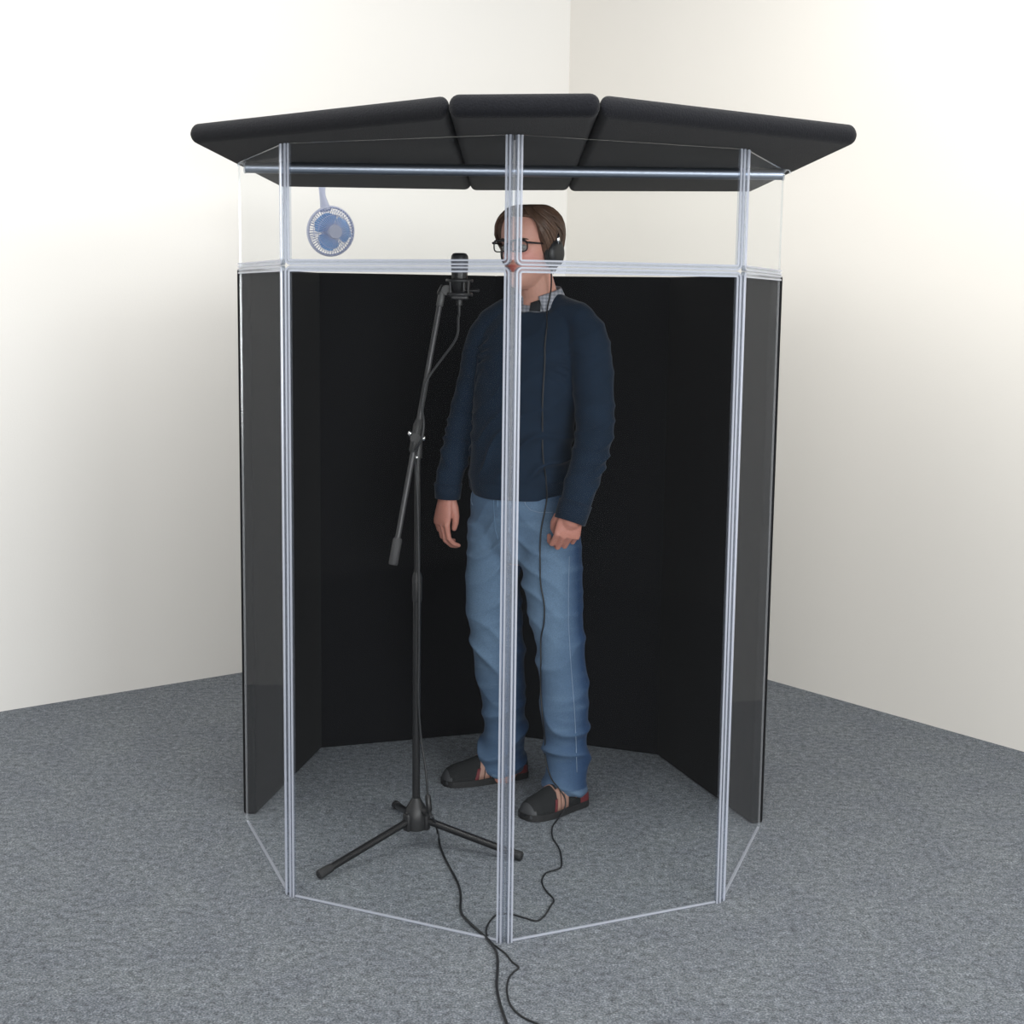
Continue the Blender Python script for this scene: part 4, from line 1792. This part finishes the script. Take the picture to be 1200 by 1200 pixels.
SHOEV = bvh_of(sw, je, body, *[o.data for o in person.children if o.name.startswith('shoe')])
cpts = [hw((0.094, -0.012, 0.066)), hw((0.094, -0.014, 0.050))]
q0 = surf(645, 347, 0.004)
cpts.append(at(646, 335, q0.y - 0.028))
cpts.append(at(644.5, 347, q0.y - 0.018))
for a, b in [(641.5, 366), (641, 384), (639, 404), (638.5, 427), (637, 450), (636, 472), (635.5, 498), (635.5, 524), (637, 542), (638.6, 557), (640, 574), (640, 584), (638, 600), (634.5, 620), (633.5, 640), (633.6, 660), (634.4, 684), (638, 708), (638, 730), (635, 748), (635, 778), (635, 806), (637, 836), (640, 866), (641, 890), (647, 912), (656, 924), (661, 936), (660, 948)]:
    cpts.append(surf(a, b, 0.0045, SHOEV, 0.13))
fl = [(652, 962), (647, 970), (648, 982), (656, 996), (658, 1014), (652, 1019), (640, 1023), (635, 1033), (640, 1044), (649, 1054), (645, 1062), (638, 1073), (629, 1079), (616, 1076), (600, 1071.5), (588, 1071), (579, 1074), (571, 1085), (570, 1094), (574, 1102), (580, 1108), (592, 1117), (600, 1127), (608, 1133.6), (602, 1139), (596, 1147), (594, 1161), (598, 1177), (610, 1190), (630, 1200), (660, 1212)]
cpts += P_floor(fl, 0.003)
bm = bmesh.new()
add_tube(bm, spline(cpts, 5), 0.0023, 8)
obj('cord', bm, M['cable'], hp, True)

# ---- microphone cable
mp = [Vector((mc.x, mc.y, zs - 0.033)), Vector((mc.x, mc.y, zs - 0.06))]
for a, b, y in [(537, 374, MY - 0.005), (536.5, 390, MY - 0.01), (531.5, 402, MY - 0.02), (519, 419, -0.185), (505, 438, -0.205), (499, 449, -0.215), (496.5, 462, -0.222), (494.5, 478, -0.226), (496.5, 495, -0.238), (495, 511, -0.245), (490, 522, -0.24), (485, 529, -0.225), (487, 545, -0.206), (489, 580, -0.206), (490.5, 640, -0.206), (491, 700, -0.210), (491, 760, -0.206), (490.5, 820, -0.205), (493.5, 866, -0.205), (498, 895, -0.215)]:
    mp.append(at(a, b, y))
c1 = at(501.3, 933, -0.225)
c2 = at(503, 949, -0.232)
mp += [at(500, 915, -0.222), c1, c2]
mp.append(at(508, 960, -0.25))
mp += P_floor([(513, 975), (516, 992), (522, 1007), (530, 1022), (537, 1036), (540, 1050), (540, 1068), (549, 1080), (560, 1090), (570, 1099), (576, 1106), (581, 1114), (583, 1124), (583, 1140), (582, 1154), (584, 1168), (587, 1180), (594, 1200), (602, 1222)], 0.0045)
mcab = empty('microphone_cable', mp[0], 'thicker black cable running from the microphone down its stand and across the carpet', 'cable')
bm = bmesh.new()
add_tube(bm, spline(mp, 5), 0.0034, 8)
obj('jacket', bm, M['cable'], mcab, True)
bm = bmesh.new()
dd = (c2 - c1).normalized()
add_tube(bm, [c1 - dd * 0.006, c1, c2, c2 + dd * 0.01], [0.0045, 0.0085, 0.0085, 0.0045], 14)
obj('connector', bm, M['black_metal'], mcab, True, 50)

# ------------------------------------------------------------------ light
w = bpy.data.worlds.new('room_light')
scn.world = w
w.use_nodes = True
w.node_tree.nodes['Background'].inputs['Color'].default_value = (0.93, 0.96, 1.0, 1)
w.node_tree.nodes['Background'].inputs['Strength'].default_value = 0.31


def area(name, loc, target, size, power, colr=(1, 1, 1), sy=None):
    ld = bpy.data.lights.new(name, 'AREA')
    ld.energy = power
    ld.color = colr
    ld.size = size
    if sy:
        ld.shape = 'RECTANGLE'
        ld.size_y = sy
    o = bpy.data.objects.new(name, ld)
    col.objects.link(o)
    o.location = loc
    o.rotation_euler = (Vector(target) - Vector(loc)).to_track_quat('-Z', 'Y').to_euler()
    return o


area('ceiling_lamp', (-0.2, -0.8, 3.3), (-0.2, -0.8, 0), 4.0, 66, (1, 0.985, 0.95), 4.0)
area('wall_wash_fill', (-0.1, -2.0, 3.6), (0.2, 3.0, 2.6), 3.0, 62, (1, 0.985, 0.95), 1.2)  # unseen light added to brighten the upper walls
area('side_fill', (2.7, -4.6, 1.9), (0.1, 0.3, 1.1), 1.9, 112, (0.96, 0.985, 1.0), 2.2)  # unseen fill added at the right front to light the man
area('front_fill', (0.1, -7.0, 1.6), (0, 0.3, 1.2), 4.2, 145, (1, 0.99, 0.97), 2.6)  # unseen fill added behind the camera to lift the booth interior

scn.view_settings.view_transform = 'Standard'
scn.view_settings.look = 'None'
scn.view_settings.gamma = 1
scn.view_settings.use_curve_mapping = False
scn.view_settings.exposure = 0.38
